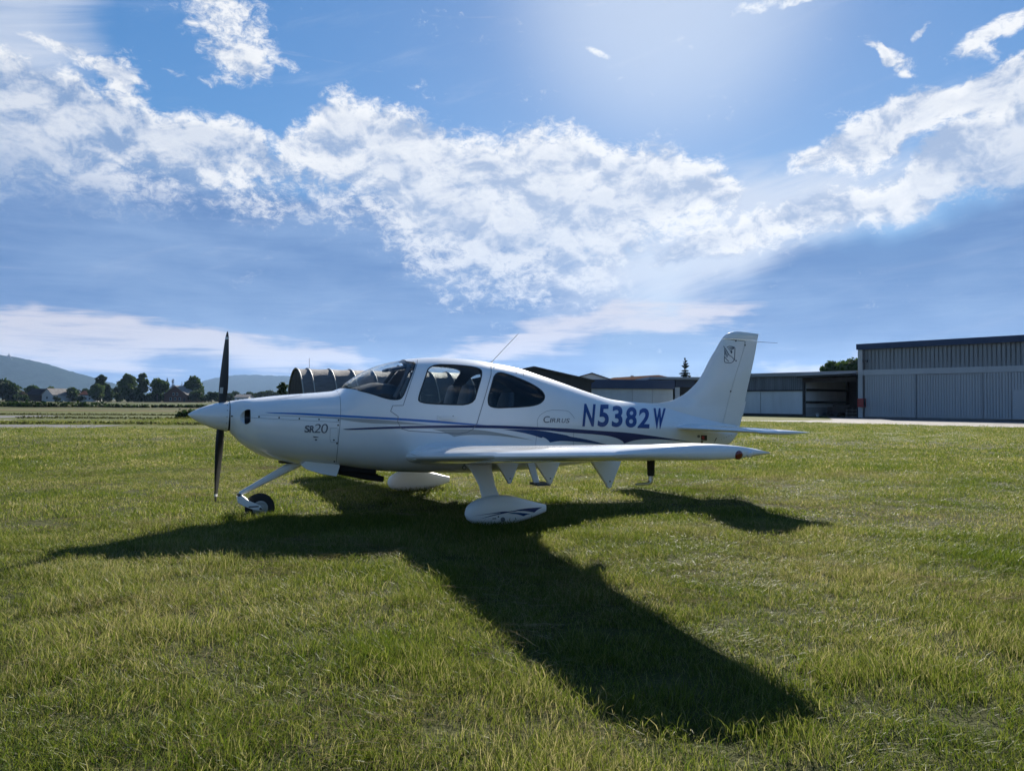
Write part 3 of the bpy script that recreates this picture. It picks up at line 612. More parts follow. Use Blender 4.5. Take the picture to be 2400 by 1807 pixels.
rx = front_t(2012); rb = empty('hose_cabinet', FO + FD * rx, ANG); tag(rb, 'red cabinet mounted on the corner of the large grey hangar', 'cabinet')
b = MB(); z0, z1 = front_z(2016, 954), front_z(2016, 934); b.box(.06, .62, -.36, .12, z0, z1); bx_ = b.build('cabinet_box', MATS['box_red'], rb)
b = MB(); b.box(.58, .66, -.34, -.06, z0 + .05, z1 - .05); b.build('door_panel', MATS['black_plastic'], rb)

LH = 4.32; t0 = -11.2
lh = empty('hangar', FO + FD * t0, ANG); tag(lh, 'low grey hangar with white flush doors beneath a weathered dark band', 'hangar'); LL = tA - t0 - .02
b = MB(); b.box(0, -t0 - .05, .25, 15, -.1, LH - .06); b.box(-t0 - .05, LL, 9.2, 15, -.1, LH - .06); b.build('wall', MATS['hangar_grey'], lh)
b = MB(); corr(b, 0, -t0 - .05, .25, 2.60, LH - .34, .22, .025); b.build('weathered_band', MATS['hangar_stained'], lh)
b = MB(); b.box(-.1, LL - .06, -.05, 15.1, LH - .36, LH); b.build('roof_edge', MATS['hangar_grey'], lh)
b = MB(); b.box(0, -t0 - .05, .02, .24, 2.48, 2.60); b.build('door_rail', MATS['black_plastic'], lh)
x = -t0 - .06; edges = [x]
for px in (1812.5, 1781, 1740): edges.append(front_t(px) - t0)
edges += [.1]
for i in range(len(edges) - 1):
    b = MB(); y = .10 + .04 * (i % 2); b.box(edges[i + 1] + .02, edges[i] - .02, y, y + .06, .22, 2.48); dr = b.build('sliding_door', MATS['hangar_white'], lh)
    if i == 0:
        xa, xb = front_t(1817) - t0, front_t(1830) - t0; za = front_z(1820, 929)
        b = MB(); b.box(xa, xb, y - .02, y + .01, .3, za); b.build('wicket_door', MATS['hangar_white'], dr)
b = MB(); b.box(0, -t0 - .05, .15, .26, -.05, .21); b.build('plinth', MATS['hangar_dark'], lh)

sh = empty('shed', FO, ANG); tag(sh, 'open dark shed bay between the low hangar and the large hangar', 'shed'); SW = tA - .05; SZ = 4.0
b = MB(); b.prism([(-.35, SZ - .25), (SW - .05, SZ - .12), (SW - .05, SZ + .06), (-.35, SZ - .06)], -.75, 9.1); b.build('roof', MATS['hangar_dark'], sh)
b = MB(); b.prism([(-.36, SZ - .055), (SW - .05, SZ + .065), (SW - .05, SZ + .10), (-.36, SZ - .02)], -.80, -.1); b.build('roof_edge', MATS['hangar_white'], sh)
b = MB(); corr(b, .3, 9.0, 0, .9, 3.62, .24, .035); b.v = [(.0 - y + .0, x, z) for x, y, z in b.v]; b.build('side_cladding', MATS['hangar_white'], sh)
b = MB(); b.box(-.01, .05, .3, 9.0, 0, .9); b.build('kerb_wall', MATS['hangar_light'], sh)
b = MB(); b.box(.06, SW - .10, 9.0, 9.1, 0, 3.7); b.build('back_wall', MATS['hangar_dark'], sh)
for px, py in ((0.0, 0.0), (.12, 8.6), (SW * .5, 8.8)):
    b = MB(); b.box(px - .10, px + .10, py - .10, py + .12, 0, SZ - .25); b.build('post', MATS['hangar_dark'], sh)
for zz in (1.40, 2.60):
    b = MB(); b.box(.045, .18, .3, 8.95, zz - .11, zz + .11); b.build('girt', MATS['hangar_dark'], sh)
b = MB(); b.box(-.1, SW - .05, -.12, .06, 3.28, 3.72); b.build('front_beam', MATS['wood_dark'], sh)
b = MB(); b.box(SW - .09, SW - .05, .1, 8.9, 0, 3.7); b.build('right_wall', MATS['hangar_dark'], sh)
def cart(x, y, w, d, h, label, m_, seed):
    q = FO + FD * x + FN * y; t = empty('trailer', (q.x, q.y, 0), ANG); tag(t, label, 'trailer')
    b = MB(); b.box(-w / 2, w / 2, -d / 2, d / 2, h * .35, h * .45); b.build('bed', MATS[m_], t)
    for s in (-1, 1): b = MB(); b.box(-w / 2, w / 2, s * d / 2 - .03, s * d / 2 + .03, h * .45, h); b.build('side_board', MATS[m_], t)
    for sx in (-1, 1):
        for sy in (-1, 1):
            b = MB(); b.lathe((sx * w * .35, sy * (d / 2 - .05) - .06, .27), (0, 1, 0), [(0, .12), (.01, .27), (.11, .27), (.12, .12)], 16); b.build('wheel', MATS['black_rubber'], t, 40)
    b = MB(); b.tube([(-w / 2, 0, h * .38), (-w / 2 - .7, 0, h * .3)], .04, 8); b.build('drawbar', MATS['dark_metal'], t)
cart(3.1, 1.9, 1.7, 1.3, 1.15, 'dark timber trailer parked inside the open shed', 'wood_dark', 1)
cart(1.75, 2.6, 1.0, .9, .95, 'small dark handcart beside the timber trailer in the shed', 'wood_dark', 2)
q = FO + FD * (SW - .75) + FN * .9; pt = empty('pallet_stack', (q.x, q.y, 0), ANG); tag(pt, 'stack of weathered pallets by the shed side wall', 'pallets')
for i in range(6):
    b = MB(); b.box(-.55, .55, -.4, .4, .02 + i * .15, .05 + i * .15)
    for sx in (-.5, 0, .42): b.box(sx, sx + .1, -.4, .4, .05 + i * .15, .14 + i * .15)
    b.build('pallet', MATS['wood_dark'] if i % 2 else MATS['roof_grey'], pt)
q = FO + FD * 1.1 + FN * .5; bk = MB(); bk.lathe((q.x, q.y, 0), (0, 0, 1), [(0, .13), (.30, .17), (.31, .18), (.32, .15)], 14); tag(bk.build('bucket', MATS['hangar_white'], None, 40), 'pale bucket standing at the open shed', 'bucket')

def px_x(px, d): return at_depth(px, 940, d).x
# hangar with blue fascia and white panel doors
d1 = 85.0; x0, x1 = px_x(1383, d1), px_x(1585, d1 + 2.5); W1 = x1 - x0; zt = at_depth(1383, 889.3, d1).z; zb = at_depth(1383, 910, d1).z
bl = empty('hangar', (x0, d1, 0), math.atan2(2.5, W1)); tag(bl, 'hangar with a broad blue fascia above white panel doors', 'hangar')
b = MB(); b.box(0, W1, .4, 14, -.1, zt - .1); b.build('wall', MATS['hangar_white'], bl)
b = MB(); b.box(-.05, W1 + .05, -.15, 14.1, zb, zt); b.build('blue_fascia', MATS['hangar_blue'], bl)
fr = [0] + [(px_x(q, d1 + 1) - x0) for q in (1436, 1487, 1538)] + [W1 - .02]
for i in range(4):
    for k, (za, zc) in enumerate(((.1, zb - .62), (zb - .60, zb - .02))):
        b = MB(); b.box(fr[i] + .02, fr[i + 1] - .02, .18 + .02 * (i % 2), .38, za, zc); b.build('door_panel', MATS['hangar_white'], bl)
d2 = 94.0; x0, x1 = px_x(1520, d2), px_x(1690, d2); zt2 = at_depth(1600, 884, d2).z; fl = empty('hangar', (x0, d2, 0), 0); tag(fl, 'flat roofed dark hangar between the blue hangar and the tail fin', 'hangar')
b = MB(); b.box(.6, x1 - x0, 1.2, 12, 0, zt2 - .35); b.build('wall', MATS['hangar_dark'], fl)
b = MB(); b.box(0, x1 - x0 + .4, -.6, 12.3, zt2 - .32, zt2); b.build('flat_roof', MATS['hangar_grey'], fl)
b = MB(); b.box(px_x(1588, d2) - x0, px_x(1632, d2) - x0, .9, 1.19, zt2 - 1.25, zt2 - .34); b.build('blue_panel', MATS['hangar_blue'], fl)
b = MB(); b.box(px_x(1586, d2) - x0, px_x(1597, d2) - x0, .9, 1.19, 0, zt2 - 1.27); b.build('pale_panel', MATS['hangar_white'], fl)

def gable_hall(pl, pk, pr, ye, yk, d, dep, label, wall, roof, name='hangar', boards=0, yaw=0.0, ov=.35, trim=None):
    """gable end facing the camera, pixel columns of left eave, peak and right eave"""
    xl, xk, xr = px_x(pl, d), px_x(pk, d), px_x(pr, d); ze = at_depth(pk, ye, d).z; zk = at_depth(pk, yk, d).z
    t = empty(name, (xk, d, 0), yaw); tag(t, label, 'hangar'); a, c = xl - xk, xr - xk
    b = MB(); b.prism([(a, -.1), (c, -.1), (c, ze - .12), (0, zk - .14), (a, ze - .12)], 0, dep); b.build('wall', MATS[wall], t)
    for s, e in (('roof', a), ('roof', c)):
        k = (zk - ze) / abs(e); xe = e + math.copysign(ov, e); zl = ze - ov * k; th = .16
        b = MB(); b.add([(xe, -ov, zl), (0, -ov, zk), (0, dep + ov, zk), (xe, dep + ov, zl), (xe, -ov, zl - th), (0, -ov, zk - th), (0, dep + ov, zk - th), (xe, dep + ov, zl - th)], [(0, 1, 2, 3), (4, 5, 6, 7), (0, 1, 5, 4), (1, 2, 6, 5), (2, 3, 7, 6), (3, 0, 4, 7)]); b.build(s, MATS[roof], t)
    if boards:
        for i in range(boards):
            xa = a + (c - a) * i / boards; xb = a + (c - a) * (i + 1) / boards; xm = max(abs(xa), abs(xb)); zz = min(ze - .15 + (zk - ze) * (1 - xm / max(abs(a), c)), zk - .2)
            b = MB(); b.box(xa + .02, xb - .02, -.05 - .02 * (i % 2), -.005, .05, zz); b.build('board', MATS[wall], t)
    return t
gable_hall(1108, 1251, 1386, 888.5, 858.5, 70, 16, 'dark timber hangar with a low pitched roof behind the fuselage', 'hangar_dark', 'hangar_dark', boards=18, ov=.3)
gable_hall(1332, 1387, 1434, 889, 873.5, 108, 16, 'pale gabled hall with dark roof edges behind the blue hangar', 'hangar_white', 'hangar_dark')
# brown hipped roof building
d3 = 104; x0, x1 = px_x(1436, d3), px_x(1600, d3); ze = at_depth(1500, 890, d3).z; zr = at_depth(1572, 875, d3).z; hp = empty('hall', (x0, d3, 0), R(4)); tag(hp, 'building with a brown tiled hipped roof behind the blue hangar', 'building'); W3 = x1 - x0
b = MB(); b.box(.3, W3 - .3, .3, 11.7, -.1, ze); b.build('wall', MATS['wall_brick'], hp)
b = MB(); rl, rr = W3 * .14, W3 * .84; zl_ = zr - .45
b.add([(0, 0, ze), (W3, 0, ze), (W3, 12, ze), (0, 12, ze), (rl, 6, zl_), (rr, 6, zr)], [(0, 1, 5, 4), (1, 2, 5), (2, 3, 4, 5), (3, 0, 4), (3, 2, 1, 0)]); rf = b.build('roof', MATS['roof_brown'], hp)
b = MB(); b.box(rl + 2.6, rl + 3.0, 5.8, 6.2, zl_ - .2, zl_ + .32); b.build('vent', MATS['roof_grey'], rf)

# ------------------------------------------------------------------ fabric tunnel tent
tn = empty('tunnel_tent', (-14.62, 50.0, 0), R(30)); tag(tn, 'dark fabric tunnel tent on pale steel hoops beyond the cowling', 'tent')
TH, TW, TLEN, NB = 3.50, 2.42, 12.6, 9
def arch(r, n=22): return [(TW * r * math.cos(math.pi * k / n), TH * r * math.sin(math.pi * k / n) ** .92) for k in range(n + 1)]
xs = [0, .75] + [.75 + 1.48 * i for i in range(1, NB)]
for i in range(len(xs) - 1):
    b = MB(); rows = []; m_ = 7
    for j in range(m_):
        f = j / (m_ - 1); r = 1 - .007 * math.sin(math.pi * f) - .004; rows.append([(xs[i] + (xs[i + 1] - xs[i]) * f, y * (1 + .004 * rng.random()), max(0, z * (1 + .006 * rng.random() - .003))) for y, z in arch(r)])
    n = len(rows[0]); b.add([p for r in rows for p in r], [(a * n + k, a * n + k + 1, (a + 1) * n + k + 1, (a + 1) * n + k) for a in range(m_ - 1) for k in range(n - 1)]); b.build('fabric_panel', MATS['tent_fabric'], tn, 60)
for x in xs:
    b = MB(); b.tube([(x, y, max(z, -.05)) for y, z in arch(1.004)], .045, 8); b.build('hoop', MATS['tent_hoop'], tn, 60)
for s in (-1, 1):
    b = MB(); zz = 1.75; yy = s * TW * math.sqrt(max(0, 1 - (zz / TH) ** 2)) * .995; b.tube([(0, yy, zz), (xs[-1], yy, zz)], .022, 6); b.build('purlin', MATS['tent_hoop'], tn)
for xe, nm in ((.05, 'end_curtain'), (xs[-1] - .05, 'end_curtain')):
    b = MB(); n = 60; top = []; bot = []
    for k in range(n + 1):
        y = -TW * .97 + 2 * TW * .97 * k / n; th_ = math.acos(max(-1, min(1, y / (TW * .97)))); zt_ = TH * .97 * math.sin(th_) ** .92; w_ = .05 * math.sin(k * 1.9) + .03 * math.sin(k * .7)
        top.append((xe + w_ * .3, y, zt_)); bot.append((xe + w_, y, 0))
    b.add(top + bot, [(k, k + 1, n + 2 + k, n + 1 + k) for k in range(n)]); b.build(nm, MATS['tent_dark'], tn, 60)
ms = at_depth(725, 840, 60); b = MB(); b.tube([(ms.x, ms.y, 0), (ms.x, ms.y, ms.z)], [.035, .02], 8); tag(b.build('mast', MATS['bare_metal']), 'thin pale mast standing behind the tunnel tent', 'mast')

# ------------------------------------------------------------------ the aircraft
# local frame: x aft from the spinner tip, y towards the right wing (away from the camera), z up
NX, NY, TH_ = -3.69, 8.40, R(24)
ap = empty('light_aircraft', (NX, NY, 0), TH_)
tag(ap, 'white low wing single engine light aircraft with blue stripes parked on grass', 'aircraft')
_ca, _sa = math.cos(TH_), math.sin(TH_)
def to_local(v, point=True):
    x, y = (v.x - NX, v.y - NY) if point else (v.x, v.y); return Vector((x * _ca + y * _sa, -x * _sa + y * _ca, v.z))
CAML = to_local(CAM)
def PL(px, py, lat=0.0):
    """(x, z) where a pixel meets the upright plane `lat` metres to the left of the centreline"""
    r = to_local(ray(px, py), False); k = (-lat - CAML.y) / r.y; p = CAML + r * k; return p.x, p.z
def c1(x, y): return 420 + x / 3.47, 760 + y / 3.469
def c2(x, y): return 760 + x / 3.8138, 800 + y / 3.8125
def c3(x, y): return 1260 + x / 3.3515, 760 + y / 3.3528
def c4(x, y): return 860 + x / 4.8087, 1020 + y / 4.808

def pchip(xs, ys):
    xs = np.array(xs, float); ys = np.array(ys, float); h = np.diff(xs); d = np.diff(ys) / h; mm = np.zeros_like(xs); mm[0], mm[-1] = d[0], d[-1]
    for i in range(1, len(xs) - 1):
        if d[i - 1] * d[i] > 0: w1, w2 = 2 * h[i] + h[i - 1], h[i] + 2 * h[i - 1]; mm[i] = (w1 + w2) / (w1 / d[i - 1] + w2 / d[i])
    def f(x):
        i = int(np.clip(np.searchsorted(xs, x) - 1, 0, len(xs) - 2)); t = min(max((x - xs[i]) / h[i], 0), 1)
        return float((1 + 2 * t) * (1 - t) ** 2 * ys[i] + t * (1 - t) ** 2 * h[i] * mm[i] + t * t * (3 - 2 * t) * ys[i + 1] + t * t * (t - 1) * h[i] * mm[i + 1])
    return f
TOP = [PL(*p) for p in ((538.7, 940), (560, 937), (593, 933.3), (650.5, 927), (708, 922.6), (770, 917.6), (792, 914.5), (806, 903), (825, 888), (851, 871), (880, 857.6), (917, 847.5), (945, 843), (983, 839.3), (1022, 838.3), (1048, 839.2),
                        (1101, 843), (1153, 851), (1206, 862), (1258, 879), (1311, 897), (1379, 920.5), (1439, 937.5), (1484, 943), (1530, 948), (1585, 957), (1640, 972), (1690, 988), (1726, 997))]
BOT = [PL(*p) for p in ((537.5, 1013), (546.8, 1022), (564, 1039), (581, 1051), (604.4, 1065), (627.5, 1073.5), (659, 1080.5), (700, 1086.5), (745, 1089.5), (790, 1091.5), (838.7, 1097.5), (917, 1103.5), (1000, 1105.5), (1097, 1106), (1250, 1097), (1450, 1074), (1600, 1057), (1660, 1051.5), (1701, 1044), (1716, 1030), (1726, 1012))]
ftop = pchip(*zip(*TOP)); fbot = pchip(*zip(*BOT)); S0_ = max(TOP[0][0], BOT[0][0]); S1_ = min(TOP[-1][0], BOT[-1][0])
fw = pchip([.50, .545, .60, .66, .74, .88, 1.15, 1.6, 2.1, 2.6, 3.2, 3.8, 4.3, 4.9, 5.5, 6.2, 6.9, 7.5, 8.0, 8.3], [.185, .205, .275, .37, .425, .465, .515, .565, .605, .630, .640, .620, .575, .475, .370, .265, .185, .125, .075, .045])
fmid = pchip([.5, .7, 1.2, 2.0, 2.6, 4.0, 5.0, 6.5, 8.3], [.50, .52, .52, .47, .42, .44, .50, .56, .5])
fnt = pchip([.5, .62, 1.2, 2.0, 2.4, 3.0, 4.2, 5.2, 6.1, 7.0, 8.3], [2.0, 2.3, 2.9, 2.7, 2.25, 2.15, 2.15, 2.0, 1.25, 1.15, 1.5])     # roundness above the widest line
fnb = pchip([.5, .62, 1.2, 2.0, 3.0, 4.5, 6.5, 8.3], [2.0, 2.1, 2.3, 2.7, 3.0, 2.8, 2.3, 2.0])
def ring(s, inset=0.0, nseg=72, floor=0.0):
    zt, zb, w = ftop(s) - inset, fbot(s) + max(inset, floor), max(.01, fw(s) - inset); zm = zb + (zt - zb) * fmid(s); out = []
    for k in range(nseg):
        t = 2 * math.pi * k / nseg; c, sn = math.cos(t), math.sin(t); n = fnt(s) if sn >= 0 else fnb(s)
        out.append((s, w * math.copysign(abs(c) ** (2 / n), c), zm + ((zt - zm) if sn >= 0 else (zm - zb)) * math.copysign(abs(sn) ** (2 / n), sn)))
    return out
def stations(a, b, n): return [a + (b - a) * i / (n - 1) for i in range(n)]
st = sorted(set([S0_ + (.95 - S0_) * (i / 15) ** 1.3 for i in range(16)] + stations(.95, 7.6, 86)[1:] + stations(7.6, S1_ - .001, 12)[1:]))
hull = MB(); hull.loft([ring(s) for s in st]); hull_me = hull.mesh('fuselage', [MATS['paint_white']], 50)
HB_ = BVHTree.FromPolygons([Vector(v) for v in hull.v], hull.f)
def hit(bvh, px, py):
    r = to_local(ray(px, py), False).normalized(); return bvh.ray_cast(CAML, r)

def boolean(me_a, me_b, op, mode='TRANSFER'):
    a = bpy.data.objects.new('tmp_a', me_a); b = bpy.data.objects.new('tmp_b', me_b); COL.objects.link(a); COL.objects.link(b)
    md = a.modifiers.new('b', 'BOOLEAN'); md.object = b; md.operation = op; md.solver = 'EXACT'; md.material_mode = mode
    dg = bpy.context.evaluated_depsgraph_get(); dg.update(); me = bpy.data.meshes.new_from_object(a.evaluated_get(dg), preserve_all_data_layers=True, depsgraph=dg)
    bpy.data.objects.remove(a); bpy.data.objects.remove(b); return me
def finish(me, ang=35):
    me.polygons.foreach_set('use_smooth', [True] * len(me.polygons)); me.set_sharp_from_angle(angle=R(ang)); me.update(); return me

# window outlines as seen on the near side
def rnd(pts, n=3):
    """soften a closed outline (corner cutting)"""
    for _ in range(n):
        q = []
        for i in range(len(pts)): a, b_ = pts[i], pts[(i + 1) % len(pts)]; q += [(a[0] * .75 + b_[0] * .25, a[1] * .75 + b_[1] * .25), (a[0] * .25 + b_[0] * .75, a[1] * .25 + b_[1] * .75)]
        pts = q
    return pts
WSH = [c2(*p) for p in ((160, 418), (300, 437), (430, 470), (530, 505), (610, 522), (668, 520), (700, 500), (735, 420), (775, 315), (812, 218), (814, 196), (790, 184), (735, 178))]
DOOR_W = rnd([c2(*p) for p in ((940, 208), (1180, 211), (1398, 238), (1410, 300), (1372, 430), (1330, 568), (1090, 565), (842, 550), (845, 490), (900, 335))], 2)
REAR_W = rnd([c2(*p) for p in ((1530, 268), (1660, 300), (1860, 382), (1962, 455), (1972, 520), (1900, 574), (1700, 590), (1478, 596), (1460, 520), (1492, 410))], 2)
def outline_sz(pts):
    out = []
    for px, py in pts:
        h = hit(HB_, px, py)
        out.append((h[0].x, h[0].z) if h[0] is not None else PL(px, py))
    return out
ws_sz = outline_sz(WSH)
xf, zf = PL(*c2(147, 413)); xt, zt_ = PL(*c2(700, 163))
ws_sz = [(xf - .005, zf - .01)] + ws_sz[1:] + [(xt, zt_ + .02), (xt - .15, zt_ + .5), (xf - .3, zf + .6), (xf - .06, zf + .03)]
dw_sz, rw_sz = outline_sz(DOOR_W), outline_sz(REAR_W)

inner = MB(); inner.loft([ring(s, .035, 48, .14) for s in stations(1.92, 5.15, 30)]); inner_me = inner.mesh('cabin', [MATS['cabin_trim']], None)
body = boolean(hull_me.copy(), inner_me, 'DIFFERENCE')
def prism_me(sz, m_='black_plastic', y=1.3): b = MB(); b.prism(sz, -y, y); return b.mesh('cut', [MATS[m_]])
for sz in (ws_sz, dw_sz, rw_sz): body = boolean(body, prism_me(sz), 'DIFFERENCE')
# air inlets beside the spinner
ix, iz = PL(*c1(468, 753), .30)
for s in (-1, 1):
    b = MB(); b.lathe((.40, s * .300, iz), (1, 0, 0), [(0, .084), (.205, .084), (.26, .084)], 32, 0); b2 = b.mesh('inlet', [MATS['paint_white']]); b2.materials.append(MATS['black_plastic'])
    for p in b2.polygons:
        if p.center.x > .61: p.material_index = 1  # rear of the inlet wall coloured black in place of the shade inside
    body = boolean(body, b2, 'DIFFERENCE')
fus = mesh_obj('fuselage', finish(body, 40), ap)
# glass
gl_o = MB(); gl_o.loft([ring(s, .006) for s in st if 1.8 < s < 5.4]); gl_i = MB(); gl_i.loft([ring(s, .011) for s in st if 1.81 < s < 5.39][1:-1])
shell = boolean(gl_o.mesh('g', [MATS['glass_clear']]), gl_i.mesh('g', [MATS['glass_clear']]), 'DIFFERENCE')
def islands(me):
    bm = bmesh.new(); bm.from_mesh(me); seen = set(); res = []
    for f in bm.faces:
        if f in seen: continue
        grp = [f]; seen.add(f); i = 0
        while i < len(grp):
            for e in grp[i].edges:
                for g_ in e.link_faces:
                    if g_ not in seen: seen.add(g_); grp.append(g_)
            i += 1
        idx = {}; vs = []; fs = []
        for q in grp:
            t = []
            for v in q.verts:
                if v not in idx: idx[v] = len(vs); vs.append(v.co[:])
                t.append(idx[v])
            fs.append(tuple(t))
        res.append((vs, fs))
    bm.free(); return res
for sz, nm, gm in ((ws_sz, 'windshield', 'glass_clear'), (dw_sz, 'door_window', 'glass_tinted'), (rw_sz, 'rear_window', 'glass_rear')):
    me = boolean(shell.copy(), prism_me(sz, 'glass_clear'), 'INTERSECT')
    for vs, fs in islands(me):
        if len(fs) < 8: continue
        b = MB(); b.add(vs, fs); mesh_obj(nm, b.mesh(nm, [MATS[gm]], 40), fus)

# ---- surface decals: flat print laid on the skin
def lay(bm, bvh, off=.003):
    """bmesh in photograph pixels -> dropped on the skin"""
    bad = []
    for v in bm.verts:
        h = hit(bvh, v.co.x, v.co.y)
        if h[0] is None: bad.append(v)
        else:
            n = h[1]; n = n if n.dot(CAML - h[0]) > 0 else -n; v.co = h[0] + n * off
    if bad: bmesh.ops.delete(bm, geom=bad, context='VERTS')
def gridcut(bm, step):
    xs = [v.co.x for v in bm.verts]; ys = [v.co.y for v in bm.verts]
    for ax, lo, hi in ((0, min(xs), max(xs)), (1, min(ys), max(ys))):
        k = math.floor(lo / step) + 1
        while k * step < hi:
            co = [0, 0, 0]; no = [0, 0, 0]; co[ax] = k * step; no[ax] = 1
            bmesh.ops.bisect_plane(bm, geom=bm.verts[:] + bm.edges[:] + bm.faces[:], plane_co=co, plane_no=no); k += 1
def decal_obj(bm, name, m_, parent):
    bmesh.ops.recalc_face_normals(bm, faces=bm.faces); me = bpy.data.meshes.new(name); bm.to_mesh(me); bm.free(); me.materials.append(MATS[m_])
    me.polygons.foreach_set('use_smooth', [True] * len(me.polygons)); return mesh_obj(name, me, parent)
def smooth_open(pts, n=2):
    for _ in range(n):
        q = [pts[0]]
        for i in range(len(pts) - 1): a, b_ = pts[i], pts[i + 1]; q += [(a[0] * .75 + b_[0] * .25, a[1] * .75 + b_[1] * .25), (a[0] * .25 + b_[0] * .75, a[1] * .25 + b_[1] * .75)]
        pts = q + [pts[-1]]
    return pts
def poly_decal(name, edges, m_, parent=None, bvh=None, step=7, off=.003):
    """edges: open pixel polylines that together close an outline; each is smoothed, corners between them stay sharp"""
    pts = []
    for e in edges: s_ = smooth_open(e); pts += s_ if not pts else s_[1:]
    if (pts[0][0] - pts[-1][0]) ** 2 + (pts[0][1] - pts[-1][1]) ** 2 < .01: pts = pts[:-1]
    bm = bmesh.new(); vs = [bm.verts.new((x, y, 0)) for x, y in pts]; bm.faces.new(vs); bmesh.ops.triangulate(bm, faces=bm.faces[:]); gridcut(bm, step); lay(bm, bvh or HB_, off)
    return decal_obj(bm, name, m_, parent or fus)
def line_decal(name, polys, m_, hw=.5, parent=None, bvh=None, off=.002, sm=1, closed=False):
    bm = bmesh.new()
    for pl in polys:
        pl = smooth_open(pl, sm) if not closed else pl + [pl[0]]; q = []
        for i in range(len(pl) - 1):
            a, b_ = pl[i], pl[i + 1]; n = max(1, int(math.hypot(b_[0] - a[0], b_[1] - a[1]) / 5)); q += [(a[0] + (b_[0] - a[0]) * k / n, a[1] + (b_[1] - a[1]) * k / n) for k in range(n)]
        q.append(pl[-1]); L_ = []; R_ = []
        for i, p in enumerate(q):
            a, b_ = q[max(i - 1, 0)], q[min(i + 1, len(q) - 1)]
            if closed and i in (0, len(q) - 1): a, b_ = q[-2], q[1]
            dx, dy = b_[0] - a[0], b_[1] - a[1]; l = math.hypot(dx, dy) or 1; nx_, ny_ = -dy / l * hw, dx / l * hw; L_.append(bm.verts.new((p[0] + nx_, p[1] + ny_, 0))); R_.append(bm.verts.new((p[0] - nx_, p[1] - ny_, 0)))
        for i in range(len(q) - 1): bm.faces.new((L_[i], L_[i + 1], R_[i + 1], R_[i]))
    lay(bm, bvh or HB_, off); return decal_obj(bm, name, m_, parent or fus)
def dots(name, pts, r, m_, parent=None, bvh=None, off=.004, seg=10):
    bm = bmesh.new()
    for (x, y) in pts: bm.faces.new([bm.verts.new((x + r * math.cos(2 * math.pi * k / seg), y + r * math.sin(2 * math.pi * k / seg), 0)) for k in range(seg)])
    lay(bm, bvh or HB_, off); return decal_obj(bm, name, m_, parent or fus)
def C2(*p): return [c2(*q) for q in p]
def C3(*p): return [c3(*q) for q in p]
def C1(*p): return [c1(*q) for q in p]
poly_decal('light_blue_stripe', [C1((700, 717), (1000, 721)) + C2((0, 651), (150, 658), (650, 684), (1000, 707), (1250, 730), (1450, 747)), C2((1450, 747), (1300, 748), (1000, 728), (650, 704), (150, 676), (0, 669)) + C1((1000, 737), (730, 724), (700, 717))], 'paint_blue')
poly_decal('navy_stripe', [C2((165, 783), (400, 769), (700, 757), (1000, 751), (1300, 748), (1600, 752), (1900, 765), (2212, 783)) + C3((120, 812), (283, 822), (500, 838), (700, 850), (900, 876), (1225, 926)), C3((1225, 926), (1050, 909), (880, 899), (780, 907), (720, 921), (680, 937)),
                           C3((680, 937), (665, 915), (600, 885), (500, 868), (283, 853), (120, 840)) + C2((2212, 808), (1900, 791), (1600, 778), (1300, 773), (1000, 776), (700, 778), (400, 786), (200, 793), (165, 783))], 'paint_navy')
poly_decal('teal_swoosh', [C2((1590, 787), (1800, 789), (1900, 793), (2050, 816), (2212, 848)) + C3((100, 855), (280, 886), (400, 907), (560, 950)), C3((560, 950), (400, 931), (280, 920), (200, 915), (150, 918), (97, 928)), C3((97, 928), (75, 903), (30, 880)) + C2((1950, 868), (1850, 832), (1700, 802), (1590, 787))], 'paint_teal', off=.0035)
poly_decal('silver_swoosh', [C2((960, 785), (1150, 783), (1330, 785), (1500, 806), (1700, 846), (1868, 884)), C2((1868, 884), (1600, 846), (1400, 833), (1250, 836), (1160, 852)), C2((1160, 852), (1100, 822), (1030, 800), (960, 785))], 'paint_silver')
poly_decal('silver_streak', [C1((600, 737), (1000, 746), (1290, 757)) + C2((150, 682), (500, 700), (700, 718), (960, 748)), C2((960, 748), (600, 741), (350, 728), (150, 700)) + C1((1290, 768), (1000, 752), (600, 737))], 'paint_silver', off=.0022)

def glyphs(text, shear=0.0, bold=0.0):
    cu = bpy.data.curves.new('t', 'FONT'); cu.body = text; cu.shear = shear; cu.offset = bold; cu.fill_mode = 'FRONT' if hasattr(cu, 'fill_mode') else cu.fill_mode; cu.resolution_u = 5
    o = bpy.data.objects.new('t', cu); COL.objects.link(o); dg = bpy.context.evaluated_depsgraph_get(); dg.update(); me = bpy.data.meshes.new_from_object(o.evaluated_get(dg)); bpy.data.objects.remove(o)
    vs = [(v.co.x, v.co.y) for v in me.vertices]; fs = [tuple(p.vertices) for p in me.polygons]; bpy.data.meshes.remove(me); return vs, fs
def text_decal(name, items, m_, bvh=None, step=6, off=.004, parent=None):
    """items: (text, four pixel corners: lower-left, lower-right, upper-right, upper-left, shear, bold)"""
    bm = bmesh.new()
    for text, q, shear, bold in items:
        vs, fs = glyphs(text, 0.0, bold); x0, x1 = min(v[0] for v in vs), max(v[0] for v in vs); y0, y1 = min(v[1] for v in vs), max(v[1] for v in vs); out = []
        for x, y in vs:
            u, v = (x - x0) / (x1 - x0), (y - y0) / (y1 - y0); u += 0
            px = (q[0][0] * (1 - u) + q[1][0] * u) * (1 - v) + (q[3][0] * (1 - u) + q[2][0] * u) * v; py = (q[0][1] * (1 - u) + q[1][1] * u) * (1 - v) + (q[3][1] * (1 - u) + q[2][1] * u) * v; out.append(bm.verts.new((px, py, 0)))
        for f in fs:
            try: bm.faces.new([out[i] for i in f])
            except ValueError: pass
    gridcut(bm, step); lay(bm, bvh or HB_, off); return decal_obj(bm, name, m_, parent or fus)
